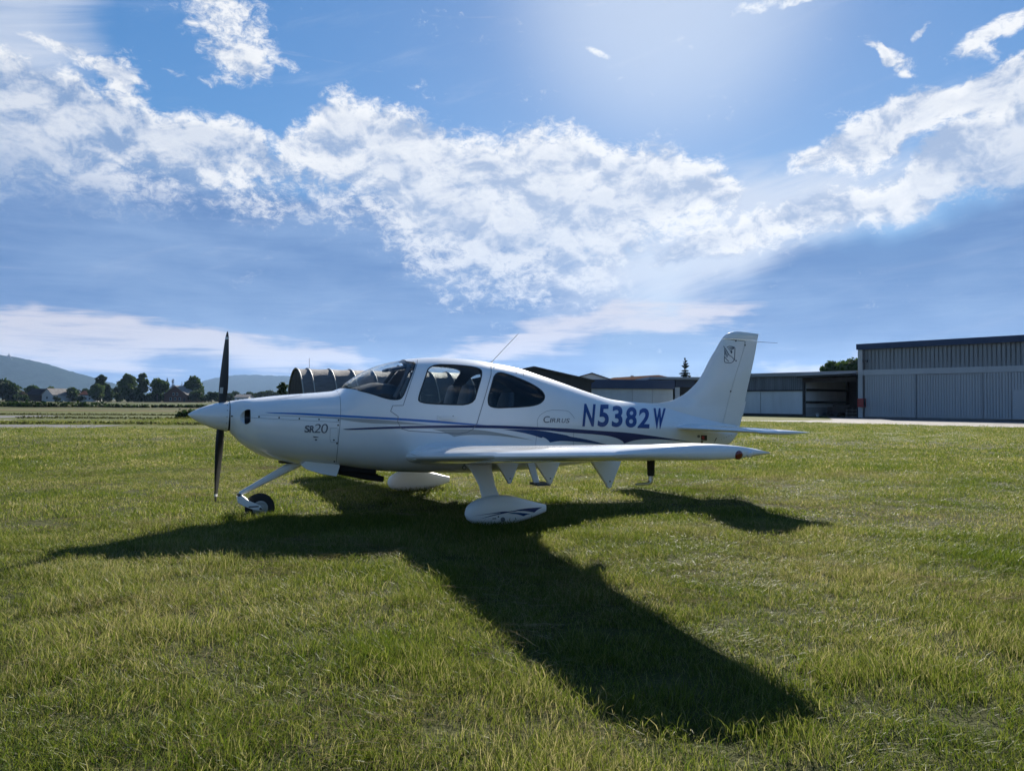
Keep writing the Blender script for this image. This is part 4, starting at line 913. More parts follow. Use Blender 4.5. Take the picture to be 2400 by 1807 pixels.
REG = [('N', (350, 802), (440, 803), (455, 629), (366, 625), .030), ('5', (468, 806), (556, 806), (562, 632), (485, 632), .030), ('3', (580, 808), (665, 808), (668, 640), (588, 641), .030), ('8', (686, 812), (776, 812), (780, 651), (696, 652), .030), ('2', (783, 815), (876, 818), (886, 660), (800, 661), .030), ('W', (917, 820), (978, 823), (1006, 661), (910, 660), .050)]
for ch, a, b_, c_, d_, bo in REG: text_decal('registration_letter', [(ch, C3(a, b_, c_, d_), 0, bo)], 'paint_registration')
CIR = [('C', 45, 92, 722, 774), ('I', 98, 106, 738, 772), ('R', 113, 144, 738, 772), ('R', 151, 182, 739, 773), ('U', 189, 217, 740, 774), ('S', 223, 250, 740, 775)]
text_decal('maker_lettering', [(ch, C3((a - 4, z), (b_ - 4, z), (b_ + 4, y), (a + 4, y)), 0, .004) for ch, a, b_, y, z in CIR], 'lettering_grey', step=8)
text_decal('model_lettering', [('S', C1((1017, 879), (1058, 879), (1064, 822), (1024, 822)), 0, .03), ('R', C1((1058, 880), (1098, 880), (1106, 824), (1066, 824)), 0, .03), ('2', C1((1092, 882), (1146, 882), (1162, 809), (1108, 811)), 0, -.004), ('0', C1((1150, 885), (1204, 886), (1214, 810), (1160, 809)), 0, -.004)], 'lettering_grey', step=8)
# seams and fasteners
seams = [C2((835, 165), (828, 205), (770, 375), (705, 573), (612, 575), (592, 625), (660, 670), (655, 720), (690, 780), (760, 800), (1000, 815), (1200, 826), (1280, 811), (1330, 782), (1365, 730), (1440, 480), (1490, 300), (1492, 215))]
line_decal('door_seam', seams, 'seam', .7, off=.0045, sm=0)
line_decal('cowling_seam', [C2((112, 440), (138, 480), (147, 560), (145, 700), (125, 900), (105, 1100))], 'seam', .55)
line_decal('cowling_split', [C1((510, 756), (800, 771), (1310, 796)), C1((408, 747), (440, 750))], 'seam', .35)
line_decal('hatch_seam', [C1((1228, 845), (1280, 843), (1293, 850), (1290, 960), (1232, 957), (1226, 930), (1228, 845)), C1((790, 582), (800, 607), (845, 603), (995, 577))], 'seam', .3, sm=0)
line_decal('baggage_door_seam', [C2((1905, 745), (1903, 700), (1932, 652), (2010, 613), (2130, 617)) + C3((235, 680), (262, 700), (290, 740))], 'seam', .35)
line_decal('aft_seam', [C2((1905, 745), (1888, 930)), C3((283, 822), (281, 950))], 'seam', .3)
dots('fastener', C1((650, 752), (813, 760), (977, 767), (1137, 773), (1296, 780), (1292, 820), (1258, 940), (1283, 967), (1262, 1113), (428, 747)), 2.0, 'black_plastic')
dots('lock', C2((1151, 672)), 2.0, 'black_plastic')
poly_decal('placard', [C1((1085, 905), (1138, 907), (1138, 926), (1085, 922), (1085, 905))], 'paint_white_satin', off=.003); poly_decal('placard_print', [C1((1089, 909), (1134, 914), (1134, 918), (1104, 921), (1089, 919), (1089, 909))], 'lettering_grey', off=.005); poly_decal('placard_mark', [C1((1104, 932), (1121, 932), (1121, 945), (1104, 945), (1104, 932))], 'lettering_grey', off=.005)
poly_decal('flag_sticker', [C3((1282, 870), (1330, 872)), C3((1330, 872), (1330, 913)), C3((1330, 913), (1282, 910)), C3((1282, 910), (1282, 870))], 'black_plastic', off=.003); poly_decal('flag_field', [C3((1288, 878), (1308, 879)), C3((1308, 879), (1308, 902)), C3((1308, 902), (1288, 900)), C3((1288, 900), (1288, 878))], 'sticker_red', off=.005)
poly_decal('data_plate', [C3((1283, 915), (1298, 916)), C3((1298, 916), (1296, 938)), C3((1296, 938), (1281, 937)), C3((1281, 937), (1283, 915))], 'black_plastic', off=.003); dots('service_port', C3((1264, 880)), 3.6, 'seam'); poly_decal('warning_mark', [C3((1400, 893), (1408, 893)), C3((1408, 893), (1385, 933)), C3((1385, 933), (1393, 908)), C3((1393, 908), (1400, 893))], 'black_plastic')
dots('rivet', [c3(1425 + 19 * i, 912 - 8.5 * i) for i in range(6)], .7, 'black_plastic')
line_decal('windshield_seal', [WSH[1:12]], 'black_plastic', 1.3, sm=1); line_decal('window_seal', [DOOR_W], 'black_plastic', 1.5, closed=True); line_decal('window_seal', [REAR_W], 'black_plastic', 1.5, closed=True)
# door handle
h0 = hit(HB_, *c2(1100, 690)); b = MB(); b.box(-.125, .125, -.012, .012, -.022, .030); b.box(-.10, .10, -.03, -.012, -.010, .014)
dh = b.build('door_handle', MATS['paint_white_satin'], fus); dh.location = h0[0]; dh.rotation_euler = (0, R(2.5), 0)
line_decal('handle_recess', [C2((1050, 675), (1050, 703), (1148, 707), (1150, 690))], 'lettering_grey', .7, sm=0)

# ---- spinner and propeller
tip = Vector((*PL(440.2, 971.8),)); tipv = Vector((tip.x, 0, tip.y)); bx2 = PL(535.0, 976.5); basev = Vector((bx2[0], 0, bx2[1])); AX = (basev - tipv).normalized(); LS = (basev - tipv).length
b = MB(); b.lathe(tipv, AX, [(LS * f, .172 * r) for f, r in ((0, .012), (.02, .07), (.06, .15), (.12, .255), (.23, .42), (.36, .57), (.52, .735), (.66, .85), (.80, .93), (.92, .98), (1, 1.0))], 40); sp = b.build('spinner', MATS['paint_white'], ap, 50)
b = MB(); b.lathe(tipv + AX * LS * .985, AX, [(0, .165), (.035, .165)], 40); b.build('backplate', MATS['black_plastic'], sp, 40)
b = MB()
for k in range(14): a = k * 2 * math.pi / 14; q = tipv + AX * LS * .95 + (Vector((0, 1, 0)) * math.cos(a) + AX.cross(Vector((0, 1, 0))) * math.sin(a)) * .169; b.lathe(q, q - (tipv + AX * LS * .95), [(0, .005), (.004, .004)], 8)
b.build('spinner_screws', MATS['dark_metal'], sp)
pr = empty('propeller'); pr.parent = ap; hubp = tipv + AX * (LS * .83)
UPv = AX.cross(Vector((0, 1, 0))).normalized(); UPv = -UPv if UPv.z < 0 else UPv
ph = R(4); up2 = (UPv * math.cos(ph) + Vector((0, 1, 0)) * math.sin(ph)).normalized()
zt_ = PL(*c1(390, 55))[1] - hubp.z; zb_ = hubp.z - PL(*c1(308, 1440))[1]
for sgn, rad in ((1, zt_ / up2.z), (-1, zb_ / up2.z)):
    d = up2 * sgn; side = d.cross(AX).normalized(); rows = []
    for f, ch, be, th in ((.10, .080, 58, .035), (.2, .105, 52, .028), (.32, .135, 43, .021), (.45, .148, 36, .017), (.6, .146, 30, .014), (.75, .130, 26, .011), (.87, .105, 23, .009), (.95, .075, 21, .007), (.985, .045, 20, .005), (1.0, .012, 20, .003)):
        c = hubp + d * (rad * f); be = R(be); cd = (side * math.cos(be) - AX * math.sin(be)).normalized(); nd = cd.cross(d).normalized()
        rows.append([c + cd * (ch * .5 * math.cos(a)) + nd * (th * math.sin(a) * (.7 + .3 * math.cos(a))) for a in (2 * math.pi * k / 16 for k in range(16))])
    b = MB(); b.loft(rows); bl_ = b.build('blade', MATS['blade_black'], pr, 40)
    b = MB(); b.loft([[(hubp + d * (rad * f)) + (p - (hubp + d * (rad * f_))) * s_ * 1.04 for p in rows[i]] for f, i, f_, s_ in ((.905, 6, .87, .93), (.935, 6, .87, .83))], True); b.build('tip_band', MATS['paint_white_satin'], bl_, 40)
    if sgn > 0:
        c = hubp + d * (rad * .30); be = R(44); cd = (side * math.cos(be) - AX * math.sin(be)).normalized(); nd = cd.cross(d).normalized(); nd = nd if nd.y < 0 else -nd
        b = MB(); b.add([c + cd * x + d * y + nd * .0245 for x, y in ((-.02, -.035), (.03, -.035), (.03, .035), (-.02, .035))], [(0, 1, 2, 3)]); b.build('blade_sticker', MATS['paint_silver'], bl_)

# ---- wing
def foil(xc, t):
    """half thickness at chord fraction xc"""
    return 5 * t * (.2969 * math.sqrt(max(xc, 0)) - .126 * xc - .3516 * xc ** 2 + .2843 * xc ** 3 - .1036 * xc ** 4)
def section(le, te, lat, z, t, a=0.0, b_=1.0, n=18, camber=.018, side=-1, inc=1.5):
    """closed airfoil loop between chord fractions a and b_"""
    c = te - le; up = []; lo = []
    for k in range(n + 1):
        f = .5 - .5 * math.cos(math.pi * k / n); x = a + (b_ - a) * (f if a < .01 else k / n); h = foil(x, t) + (.0015 / c if b_ >= 1 else 0); cm = camber * 4 * x * (1 - x)
        zz = math.tan(R(inc)) * (.35 - x) * c; up.append((le + x * c, side * lat, z + zz + (cm + h) * c)); lo.append((le + x * c, side * lat, z + zz + (cm - h) * c))
    return up + lo[::-1][(0 if b_ < 1 or True else 1):-1 if a < .01 else None]
def zw(l): return .675 + (l - .62) * .0757
def le(l): return 2.41 + (l - .62) * .055
def te(l): return 3.86 - (l - .62) * .068
HN = .745
for side in (-1, 1):
    wg = None; rows = []
    for l, dle, dte, tt, dz in ((.30, .02, .30, .150, .0), (.52, .0, .26, .152, .0), (.62, .0, .15, .150, .0), (.75, .015, .05, .148, 0), (.95, .01, .0, .147, 0), (1.5, 0, 0, .145, 0), (2.2, 0, 0, .140, 0), (3.05, 0, 0, .130, 0)):
        rows.append(section(le(l) + dle, te(l), l, zw(l) + dz, tt, 0, HN, side=side))
    b = MB(); b.loft(rows); wg = b.build('wing', MATS['paint_white'], ap, 30)
    rows = [section(le(l) - .035, te(l), l, zw(l) - .008, .130 - .004 * i, 0, HN, side=side, camber=.024) for i, l in enumerate((3.052, 3.6, 4.1, 4.6, 4.9))]
    b = MB(); b.loft(rows); b.build('outer_wing_panel', MATS['paint_white'], wg, 30)
    for nm, la, lb in (('flap', .80, 2.90), ('aileron', 2.93, 4.895)):
        b = MB(); b.loft([section(le(l), te(l), l, zw(l) - (.008 if l > 2.85 else 0), .128, HN + .008, 1.0, 8, side=side) for l in stations(la, lb, 5)]); b.build(nm, MATS['paint_white'], wg, 30)
    rows = []
    for l, a, z_, e, t in ((4.90, 2.610, 0, 3.569, .114), (5.02, 2.635, .003, 3.566, .117), (5.13, 2.695, .004, 3.556, .126), (5.21, 2.775, .004, 3.545, .140), (5.28, 2.885, .002, 3.536, .160), (5.33, 3.02, .000, 3.530, .182), (5.365, 3.18, .000, 3.526, .19), (5.38, 3.32, .002, 3.522, .12)):
        rows.append(section(a, e, l, zw(l) - .008 + z_, t, 0, 1.0, side=side, camber=.022))
    b = MB(); b.loft(rows); wt = b.build('wing_tip', MATS['paint_white'], wg, 40); tipb = b
    # root fairing bulb at the leading edge

    b = MB(); rows = []
    for x, hgt in ((2.44, .012), (2.55, .09), (2.75, .165), (3.1, .185), (3.5, .165), (3.9, .12), (4.25, .06), (4.55, .02)):
        q = []
        for k in range(13):
            f = k / 12; l = .50 + .42 * f; base = zw(l) + max(0.0, foil(min(max((x - le(l)) / (te(l) - le(l)), .001), .999), .148)) * (te(l) - le(l)) - .02 + .02 * (x < te(l)); q.append((x, side * l, base + hgt * (1 - f) ** 2.4 + .018 * (1 - f)))
        rows.append(q + [(x, side * .84, zw(.7) - .01), (x, side * .50, zw(.5) - .02)])
    b.loft(rows); b.build('wing_fillet', MATS['paint_white'], wg, 40)
    # flap hinge fairings
    for l in (.72, 1.82, 3.07):
        xc = 3.66; zt2 = zw(l) - .055; hgt = .245 if l > 1 else .27
        pl_ = [(xc - .175, zt2 - .005), (xc - .14, zt2 + .02), (xc + .10, zt2 + .035), (xc + .165, zt2 - .015)] + [(xc + .028 + .032 * math.cos(a), zt2 - hgt + .032 * math.sin(a)) for a in (R(10), R(-30), R(-90), R(-150), R(-190))]
        b = MB(); b.prism(pl_, side * l - .022, side * l + .022); fg = b.build('flap_hinge_fairing', MATS['paint_white_satin'], wg)
        md = fg.modifiers.new('bevel', 'BEVEL'); md.width = .012; md.segments = 2
        b = MB(); b.lathe((xc + .03, side * l + side * .0225, zt2 - hgt + .04), (0, side, 0), [(0, .009), (.003, .008)], 10); b.build('hinge_bolt', MATS['dark_metal'], fg)
    # navigation light in the tip
    if side < 0:
        TBV = BVHTree.FromPolygons([Vector(v) for v in tipb.v], tipb.f); NAV = []
        for px, py in (c3(1582, 1031), c3(1668, 1022)):
            q = hit(TBV, px, py)
            if q[0] is None: x_, z_ = PL(px, py, 5.3); q = TBV.find_nearest(Vector((x_, -5.4, z_)))
            NAV.append((q[0], q[1] if q[1].y < 0 else -q[1]))
    for (pc, pn), rr, dp, nm, mt in ((NAV[0], .031, .010, 'navigation_lens', 'lens_red' if side < 0 else 'lens_clear'), (NAV[1], .024, .012, 'strobe_lens', 'lens_clear')):
        pc = Vector((pc.x, pc.y * -side, pc.z)); pn = Vector((pn.x, pn.y * -side, pn.z)); b = MB(); b.lathe(pc - pn * .03, pn, [(0, rr), (.026, rr), (.03 + dp * .5, rr * .85), (.03 + dp * .9, rr * .5), (.03 + dp, .002)], 20); b.build(nm, MATS[mt], wt, 60)
    # tie-down ring
    b = MB(); zr_ = zw(1.95) - .11; b.tube([(2.95 + .022 * math.cos(a), side * 1.1, zw(1.1) - .125 + .022 * math.sin(a)) for a in (2 * math.pi * k / 16 for k in range(17))], .005, 6); b.tube([(2.95, side * 1.1, zw(1.1) - .11), (2.95, side * 1.1, zw(1.1) - .03)], .007, 6); b.build('tie_down_ring', MATS['dark_metal'], wg)
    # ---- main gear
    lg = empty('main_gear'); lg.parent = ap
    rows = []
    for f in (0, .15, .35, .6, .8, 1.0):
        l = 1.36 + .27 * f + .02 * math.sin(f * 3.14); z = .645 - .375 * f; ch = .31 - .12 * min(1, f * 1.6) ** .6 + (.03 * (f - .6) / .4 if f > .6 else 0); xm = 3.03 + .045 * f; th = .055 - .012 * f
        rows.append([(xm + ch * .5 * math.cos(a), side * l + th * .5 * math.sin(a) * (1 - .35 * math.cos(a)), z - side * 0) for a in (2 * math.pi * k / 24 for k in range(24))])
    b = MB(); b.loft(rows); b.build('leg_fairing', MATS['paint_white_satin'], lg, 60)
    rows = []; y0 = side * 1.65
    ftp = pchip([0, .02, .08, .2, .35, .5, .7, .85, .97], [.15, .205, .258, .305, .325, .315, .268, .225, .192]); fbt = pchip([0, .02, .08, .2, .35, .5, .7, .85, .97], [.13, .085, .04, .012, .0, .002, .035, .075, .112]); fpw = pchip([0, .02, .08, .2, .35, .5, .7, .85, .97], [.012, .05, .09, .118, .125, .120, .088, .055, .022])
    for f in [0, .01, .025, .05, .08, .12, .17] + stations(.22, .97, 20):
        q = []
        for k in range(36):
            t = 2 * math.pi * k / 36; c, s_ = math.cos(t), math.sin(t); zm = (ftp(f) + fbt(f)) / 2; q.append((2.757 + f, y0 + fpw(f) * math.copysign(abs(c) ** .8, c), zm + (ftp(f) - fbt(f)) / 2 * math.copysign(abs(s_) ** .8, s_)))
        rows.append(q)
    b = MB(); b.loft(rows); pant = b.build('wheel_fairing', MATS['paint_white_satin'], lg, 50)
    b = MB(); b.lathe((3.13, y0 - .06, .148), (0, 1, 0), [(0, .06), (.004, .11), (.025, .15), (.095, .15), (.116, .11), (.12, .06)], 28); b.build('tyre', MATS['black_rubber'], lg, 40)
    if side < 0:
        PB = BVHTree.FromPolygons([Vector(v) for v in b.v], b.f); mbp = MB(); mbp.loft(rows); PB = BVHTree.FromPolygons([Vector(v) for v in mbp.v], mbp.f)
        C4 = lambda *p: [c4(*q) for q in p]
        poly_decal('navy_flash', [C4((1190, 908), (1400, 878), (1520, 858), (1620, 858), (1750, 826), (1975, 810)), C4((1975, 810), (1925, 835), (1885, 868)), C4((1885, 868), (1780, 852), (1700, 852)), C4((1700, 852), (1600, 868), (1450, 898), (1265, 944)), C4((1265, 944), (1420, 895), (1520, 872)), C4((1520, 872), (1400, 885), (1190, 908))], 'paint_navy', pant, PB, 6)
        poly_decal('teal_flash', [C4((1585, 880), (1660, 866), (1845, 883)), C4((1845, 883), (1800, 892), (1762, 910)), C4((1762, 910), (1700, 888), (1585, 880))], 'paint_teal', pant, PB, 6)
        dots('wheel_bolt_cover', C4((1530, 947)), 5.6, 'seam', pant, PB); dots('fairing_screw', C4((1480, 916)), 1.8, 'black_plastic', pant, PB)
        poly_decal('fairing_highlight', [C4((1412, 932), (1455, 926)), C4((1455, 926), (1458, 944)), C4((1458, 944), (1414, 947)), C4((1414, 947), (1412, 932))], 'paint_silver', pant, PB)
wings = [o for o in ap.children if o.name.startswith('wing')]; nearw = wings[0]
# entry step behind the wing root
b = MB(); x0, z0 = PL(1231, 1094, .62); x1, z1 = PL(1251, 1134, .66); b.prism([(x0, z0 + .06), (x0 + .10, z0 + .06), (x1 + .075, z1), (x1, z1)], -.68, -.655); b.build('step_strut', MATS['paint_white_satin'], fus)
b = MB(); b.box(x1 - .02, x1 + .17, -.80, -.58, z1 - .012, z1 + .018); b.build('step_pad', MATS['dark_metal'], fus)
# pitot mast under the near wing
b = MB(); xp, zp = PL(1525.5, 1115, 4.55); zt3 = zw(4.55) - .02; b.tube([(xp, -4.55, zt3), (xp, -4.55, zp)], [.030, .027], 16); pm = b.build('pitot_mast', MATS['black_rubber'], nearw, 60)
x2, z2 = PL(1527, 1129, 4.55); x3, z3 = PL(1490, 1132, 4.55); b = MB(); b.tube([(xp, -4.55, zp + .01), (xp, -4.55, z2 + .012), (xp - .008, -4.55, z2 - .004), (xp - .03, -4.55, z2 - .012), (x3, -4.55, z2 - .014)], [.019, .018, .017, .010, .008], 12); b.build('pitot_tube', MATS['bare_metal'], pm, 60)

# ---- fin and rudder
FLE = [PL(*c3(*p)) for p in ((620, 597), (750, 610), (880, 620), (1000, 613), (1100, 580), (1200, 510), (1270, 430), (1350, 280), (1400, 195), (1450, 110), (1470, 88), (1500, 70), (1550, 57))]
FTE = [PL(*c3(*p)) for p in ((1560, 865), (1590, 790), (1640, 540), (1700, 270), (1735, 72))]
FHG = [PL(*c3(*p)) for p in ((1447, 806), (1515, 527), (1630, 130), (1650, 60))]
dip = min(range(len(FLE)), key=lambda i: FLE[i][1])
ule = FLE[dip:]; fle = pchip([z for x, z in ule] if ule[0][1] < ule[1][1] else sorted(z for x, z in ule), [x for x, z in ule]); zle0 = ule[0][1]
fte = pchip([z for x, z in FTE], [x for x, z in FTE]); fhg = pchip([z for x, z in FHG], [x for x, z in FHG])
ztop = PL(*c3(1600, 60))[1]; zcap = PL(*c3(1500, 118))[1]; zbot = PL(*c3(1500, 806))[1]
def fsec(z, a, e, xl, xr, n=16, tmax=.075):
    """slice of the fin: full chord xl..xr, kept between a and e"""
    out = []; c = xr - xl
    for k in range(n + 1): f = k / n; x = a + (e - a) * (.5 - .5 * math.cos(math.pi * f) if a <= xl + 1e-6 else f); xc = min(max((x - xl) / c, 0), 1); out.append((x, min(tmax, foil(xc, .105) * min(c, 1.0), (.10 + .6 * min(1, max(0, z - zle0 - .05) / .35)) * (x - xl)) + .002, z))
    return out + [(x, -y, z_) for x, y, z_ in out[::-1]]
zs = stations(zbot - .12, zcap - .004, 30)
def le_at(z): return fle(max(z, zle0)) if z > zle0 else fle(zle0)
FB = MB(); FB.loft([fsec(z, le_at(z), fhg(z) - .0008, le_at(z), fte(z)) for z in zs]); fin = FB.build('fin', MATS['paint_white'], ap, 40)
# dorsal ridge running forward from the fin into the fuselage top
dz = FLE[:dip + 1][::-1]; b = MB(); rows = []
for x, z in [(FLE[dip][0] + .35, FLE[dip][1] + .0)] + dz: rows.append([(x, s_ * w_, zz) for s_, w_, zz in ((1, .004, z), (1, .016, z - .02), (1, .045, z - .10), (1, .09, z - .22), (-1, .09, z - .22), (-1, .045, z - .10), (-1, .016, z - .02), (-1, .004, z))])
b.loft(rows); b.build('dorsal_ridge', MATS['paint_white'], fin, 50)
RB = MB(); RB.loft([fsec(z, fhg(z) + .0008, fte(z), le_at(z), fte(z), 10) for z in stations(zbot - .02, zcap - .004, 24)]); 
def cap_le(z): return fle(min(z, FLE[-1][1] - .0005))
capz = [zcap + .003 + (ztop - zcap - .003) * f for f in (0, .2, .4, .6, .75, .87, .95, 1.0)]
rows = []
for z in capz:
    xl, xr = cap_le(z), fte(z) if z < FTE[-1][1] else FTE[-1][0]
    zz = z; rows.append([(x, y * (1 if z < ztop - .02 else .55), q - .028 * max(0, (x - xl) / (xr - xl) - .25) * ((z - zcap) / (ztop - zcap))) for x, y, q in fsec(zz, xl, xr, xl, xr, 12)])
RC = MB(); RC.loft(rows); rud = RB.build('rudder', MATS['paint_white'], ap, 40); RC.build('rudder_horn', MATS['paint_white'], rud, 40)
FBV = BVHTree.FromPolygons([Vector(v) for v in FB.v] + [Vector(v) for v in RB.v] + [Vector(v) for v in RC.v], FB.f + [tuple(i + len(FB.v) for i in f) for f in RB.f] + [tuple(i + len(FB.v) + len(RB.v) for i in f) for f in RC.f])
b = MB(); xa, za = PL(*c3(1637, 606)); xb, zb2 = PL(*c3(1612, 716)); b.add([(xa - .03, -.006, za), (xa, -.004, za), (xb, -.004, zb2), (xb - .04, -.006, zb2), (xa - .03, .006, za), (xa, .004, za), (xb, .004, zb2), (xb - .04, .006, zb2)], [(0, 1, 2, 3), (4, 5, 6, 7), (0, 1, 5, 4), (1, 2, 6, 5), (2, 3, 7, 6), (3, 0, 4, 7)]); b.build('rudder_tab', MATS['paint_white_satin'], rud)
line_decal('rudder_seam', [C3((1447, 114), (1560, 126), (1628, 134), (1628, 165))], 'black_plastic', .55, rud, FBV, .003, sm=0); dots('rudder_hinge', C3((1556, 131), (1628, 165), (1515, 527)), 1.9, 'black_plastic', rud, FBV)
line_decal('hinge_seam', [C3((1626, 170), (1515, 527), (1450, 790))], 'paint_silver', .25, fin, FBV, .003, sm=0)
def E(x, y): return 1680 + x / 20.8, 780 + y / 20.8
ems = [[E(390, 760), E(380, 900), E(385, 1110)], [E(365, 1180), E(362, 1380), E(400, 1450), E(520, 1468), E(680, 1475), E(780, 1420), E(835, 1320)], [E(860, 1290), E(870, 1000), E(880, 740)], [E(320, 650), E(480, 880), E(590, 1090), E(720, 1170), E(940, 1400)], [E(345, 1130), E(440, 1270), E(580, 1400)], [E(940, 1400), E(960, 1330)],
       [E(440, 860), E(400, 1080)], [E(500, 920), E(440, 1160)], [E(560, 1000), E(480, 1210)], [E(860, 710), E(740, 670), E(600, 660), E(480, 720)], [E(860, 730), E(700, 715), E(540, 785)], [E(850, 745), E(720, 765), E(600, 850)], [E(840, 765), E(760, 800), E(700, 850)]]
line_decal('tail_emblem', ems, 'lettering_grey', .75, fin, FBV, .003, sm=1); poly_decal('tail_emblem_bird', [[E(640, 890), E(700, 850), E(760, 920), E(740, 990), E(700, 1020)], [E(700, 1020), E(720, 940), E(640, 890)]], 'lettering_grey', fin, FBV, 4, .003); poly_decal('tail_emblem_bolt', [[E(570, 1050), E(605, 1060), E(600, 1100)], [E(600, 1100), E(570, 1090), E(570, 1050)]], 'lettering_grey', fin, FBV, 4, .003)
dots('rudder_print', C3((1524, 797), (1533, 797), (1542, 797)), .9, 'lettering_grey', rud, FBV)
# static wicks
b = MB(); xa, za = PL(*c3(1724, 139)); xb, zb2 = PL(*c3(1885, 148)); b.tube([(xa, 0, za), (xb, 0, zb2)], [.004, .0025], 6); b.build('static_wick', MATS['black_plastic'], rud)
# ---- tailplane
def zs_(l): return 1.000 - .004 * l - .018
for side in (-1, 1):
    b = MB(); sl = lambda l: 6.60 + (l - .15) * .150; se = lambda l: 7.56 - (l - .15) * .055
    b.loft([section(sl(l) + d_, se(l), l, zs_(l), t, 0, .60, 12, 0.0, side, 0.0) for l, d_, t in ((.02, -.12, .11), (.12, -.06, .105), (.22, -.01, .10), (.4, 0, .098), (1.0, 0, .095), (1.66, 0, .092))]); tp = b.build('tailplane', MATS['paint_white'], ap, 35)
    b = MB(); b.loft([section(sl(l), se(l), l, zs_(l), .094, .61, 1.0, 6, 0.0, side, 0.0) for l in stations(.16, 1.662, 4)]); el_ = b.build('elevator', MATS['paint_white'], tp, 35)
    b = MB(); b.loft([section(a, e, l, zs_(l) - .006, t, 0, 1.0, 12, 0.0, side, 0.0) for l, a, e, t in ((1.668, 6.80, 7.477, .095), (1.76, 6.82, 7.470, .095), (1.84, 6.88, 7.465, .095), (1.89, 6.98, 7.462, .09), (1.91, 7.12, 7.455, .07), (1.915, 7.25, 7.44, .04))]); b.build('elevator_horn', MATS['paint_white'], el_, 40)
# ---- nose gear
ng = empty('nose_gear'); ng.parent = ap
wx, wz = PL(608.8, 1189.4); RW = wz - .008 if wz < .2 else .19
b = MB(); prof = [(-.062, .075), (-.066, .10), (-.062, .135), (-.05, .165), (-.025, RW - .004), (0, RW), (.025, RW - .004), (.05, .165), (.062, .135), (.066, .10), (.062, .075)]; b.lathe((wx, 0, wz), (0, 1, 0), prof, 40); ty = b.build('wheel', MATS['black_rubber'], ng, 40)
for s in (-1, 1):
    b = MB(); b.lathe((wx, s * .060, wz), (0, s, 0), [(0, .088), (.010, .086), (.012, .070), (.004, .062), (.004, .045), (.018, .040), (.020, .020), (.03, .018), (.031, .004)], 30); b.build('rim', MATS['paint_silver'], ty, 40)
def tilt_tube(mb, p0, p1, w0, w1, y0, y1, seg=20):
    p0, p1 = Vector(p0), Vector(p1); d = (p1 - p0).normalized(); n = Vector((0, 1, 0)).cross(d).normalized(); mb.loft([[p0.lerp(p1, f) + n * (w0 + (w1 - w0) * f) * math.copysign(abs(math.sin(a)) ** .8, math.sin(a)) + Vector((0, (y0 + (y1 - y0) * f) * math.copysign(abs(math.cos(a)) ** .8, math.cos(a)), 0)) for a in (2 * math.pi * k / seg for k in range(seg))] for f in (0, .25, .5, .75, 1)])
sa = PL(*c1(965, 1135)); sb = PL(*c1(492, 1378)); b = MB(); tilt_tube(b, (sa[0] + .06, 0, sa[1] + .05), (sb[0], 0, sb[1]), .060, .026, .045, .028); b.build('strut', MATS['paint_white_satin'], ng, 40)
k0 = PL(*c1(490, 1395)); b = MB(); b.lathe((k0[0], 0, k0[1] - .035), (0, 0, 1), [(0, .024), (.05, .024), (.052, .031), (.064, .031)], 16); b.build('swivel', MATS['dark_metal'], ng, 40)
fk = [PL(*c1(*p)) for p in ((470, 1402), (512, 1392), (560, 1425), (655, 1466), (672, 1490), (655, 1508), (600, 1500), (520, 1470), (474, 1445))]
for s in (-1, 1): b = MB(); b.prism(fk, s * .083 - .010, s * .083 + .010); fo = b.build('fork_arm', MATS['paint_white_satin'], ng); md = fo.modifiers.new('bevel', 'BEVEL'); md.width = .006; md.segments = 2
b = MB(); b.prism([PL(*c1(*p)) for p in ((470, 1402), (512, 1392), (530, 1410), (520, 1470), (474, 1445))], -.078, .078); b.build('fork_crown', MATS['paint_white_satin'], ng)
b = MB(); b.tube([(wx, -.115, wz), (wx, .115, wz)], .014, 12); b.build('axle', MATS['dark_metal'], ng)
b = MB(); b.box(*sorted((PL(*c1(560, 1440))[0], PL(*c1(640, 1480))[0])), -.098, -.090, wz + .02, wz + .034); b.build('link_rod', MATS['dark_metal'], ng)
# cooling outlet lip and exhaust
b = MB(); lip = [PL(*c1(*p)) for p in ((960, 1128), (1005, 1166), (1120, 1205), (1240, 1226), (1250, 1200), (1268, 1140), (1240, 1095), (1000, 1095))]
rows = []
for f in (-1, -.97, -.85, -.6, -.3, 0, .3, .6, .85, .97, 1): k = 1 - .35 * abs(f) ** 6; rows.append([(x + .05 * (1 - k), f * .33, .72 + (z - .72) * (k if z < .6 else 1)) for x, z in lip])
zr0 = max(z for x, z in lip); rows = [[(x, f * .30, zr0 + (z - zr0) * (1 - .07 * abs(f) ** 5)) for x, z in lip] for f in (-1, -.97, -.9, -.75, -.5, -.25, 0, .25, .5, .75, .9, .97, 1)]
b.loft(rows); b.build('cooling_outlet_lip', MATS['paint_white'], fus, 40)
for s in (-.16, .16):
    xa, za = PL(778, 1100, .16); xb, zb2 = PL(898, 1123, .16); b = MB(); b.tube([(xa - .25, s, za + .06), (xa, s, za + .005), (xa + (xb - xa) * .7, s, za + (zb2 - za) * .7), (xb, s, zb2)], [.05, .05, .048, .036], 16); b.build('exhaust_pipe', MATS['soot'], fus, 50)
b = MB(); xa, za = PL(783, 1092); xb, zb2 = PL(870, 1107); b.prism([(xa, za + .05), (xb, zb2 + .06), (xb, zb2 + .01), (xa, za - .035)], -.26, .26); b.build('outlet_tunnel', MATS['soot'], fus)
b = MB(); xs_, zs2 = PL(*c1(880, 1118)); b.lathe((xs_, 0, zs2 - .012), (0, 0, 1), [(0, .10), (.05, .11)], 24); b.build('strut_well', MATS['black_plastic'], fus)
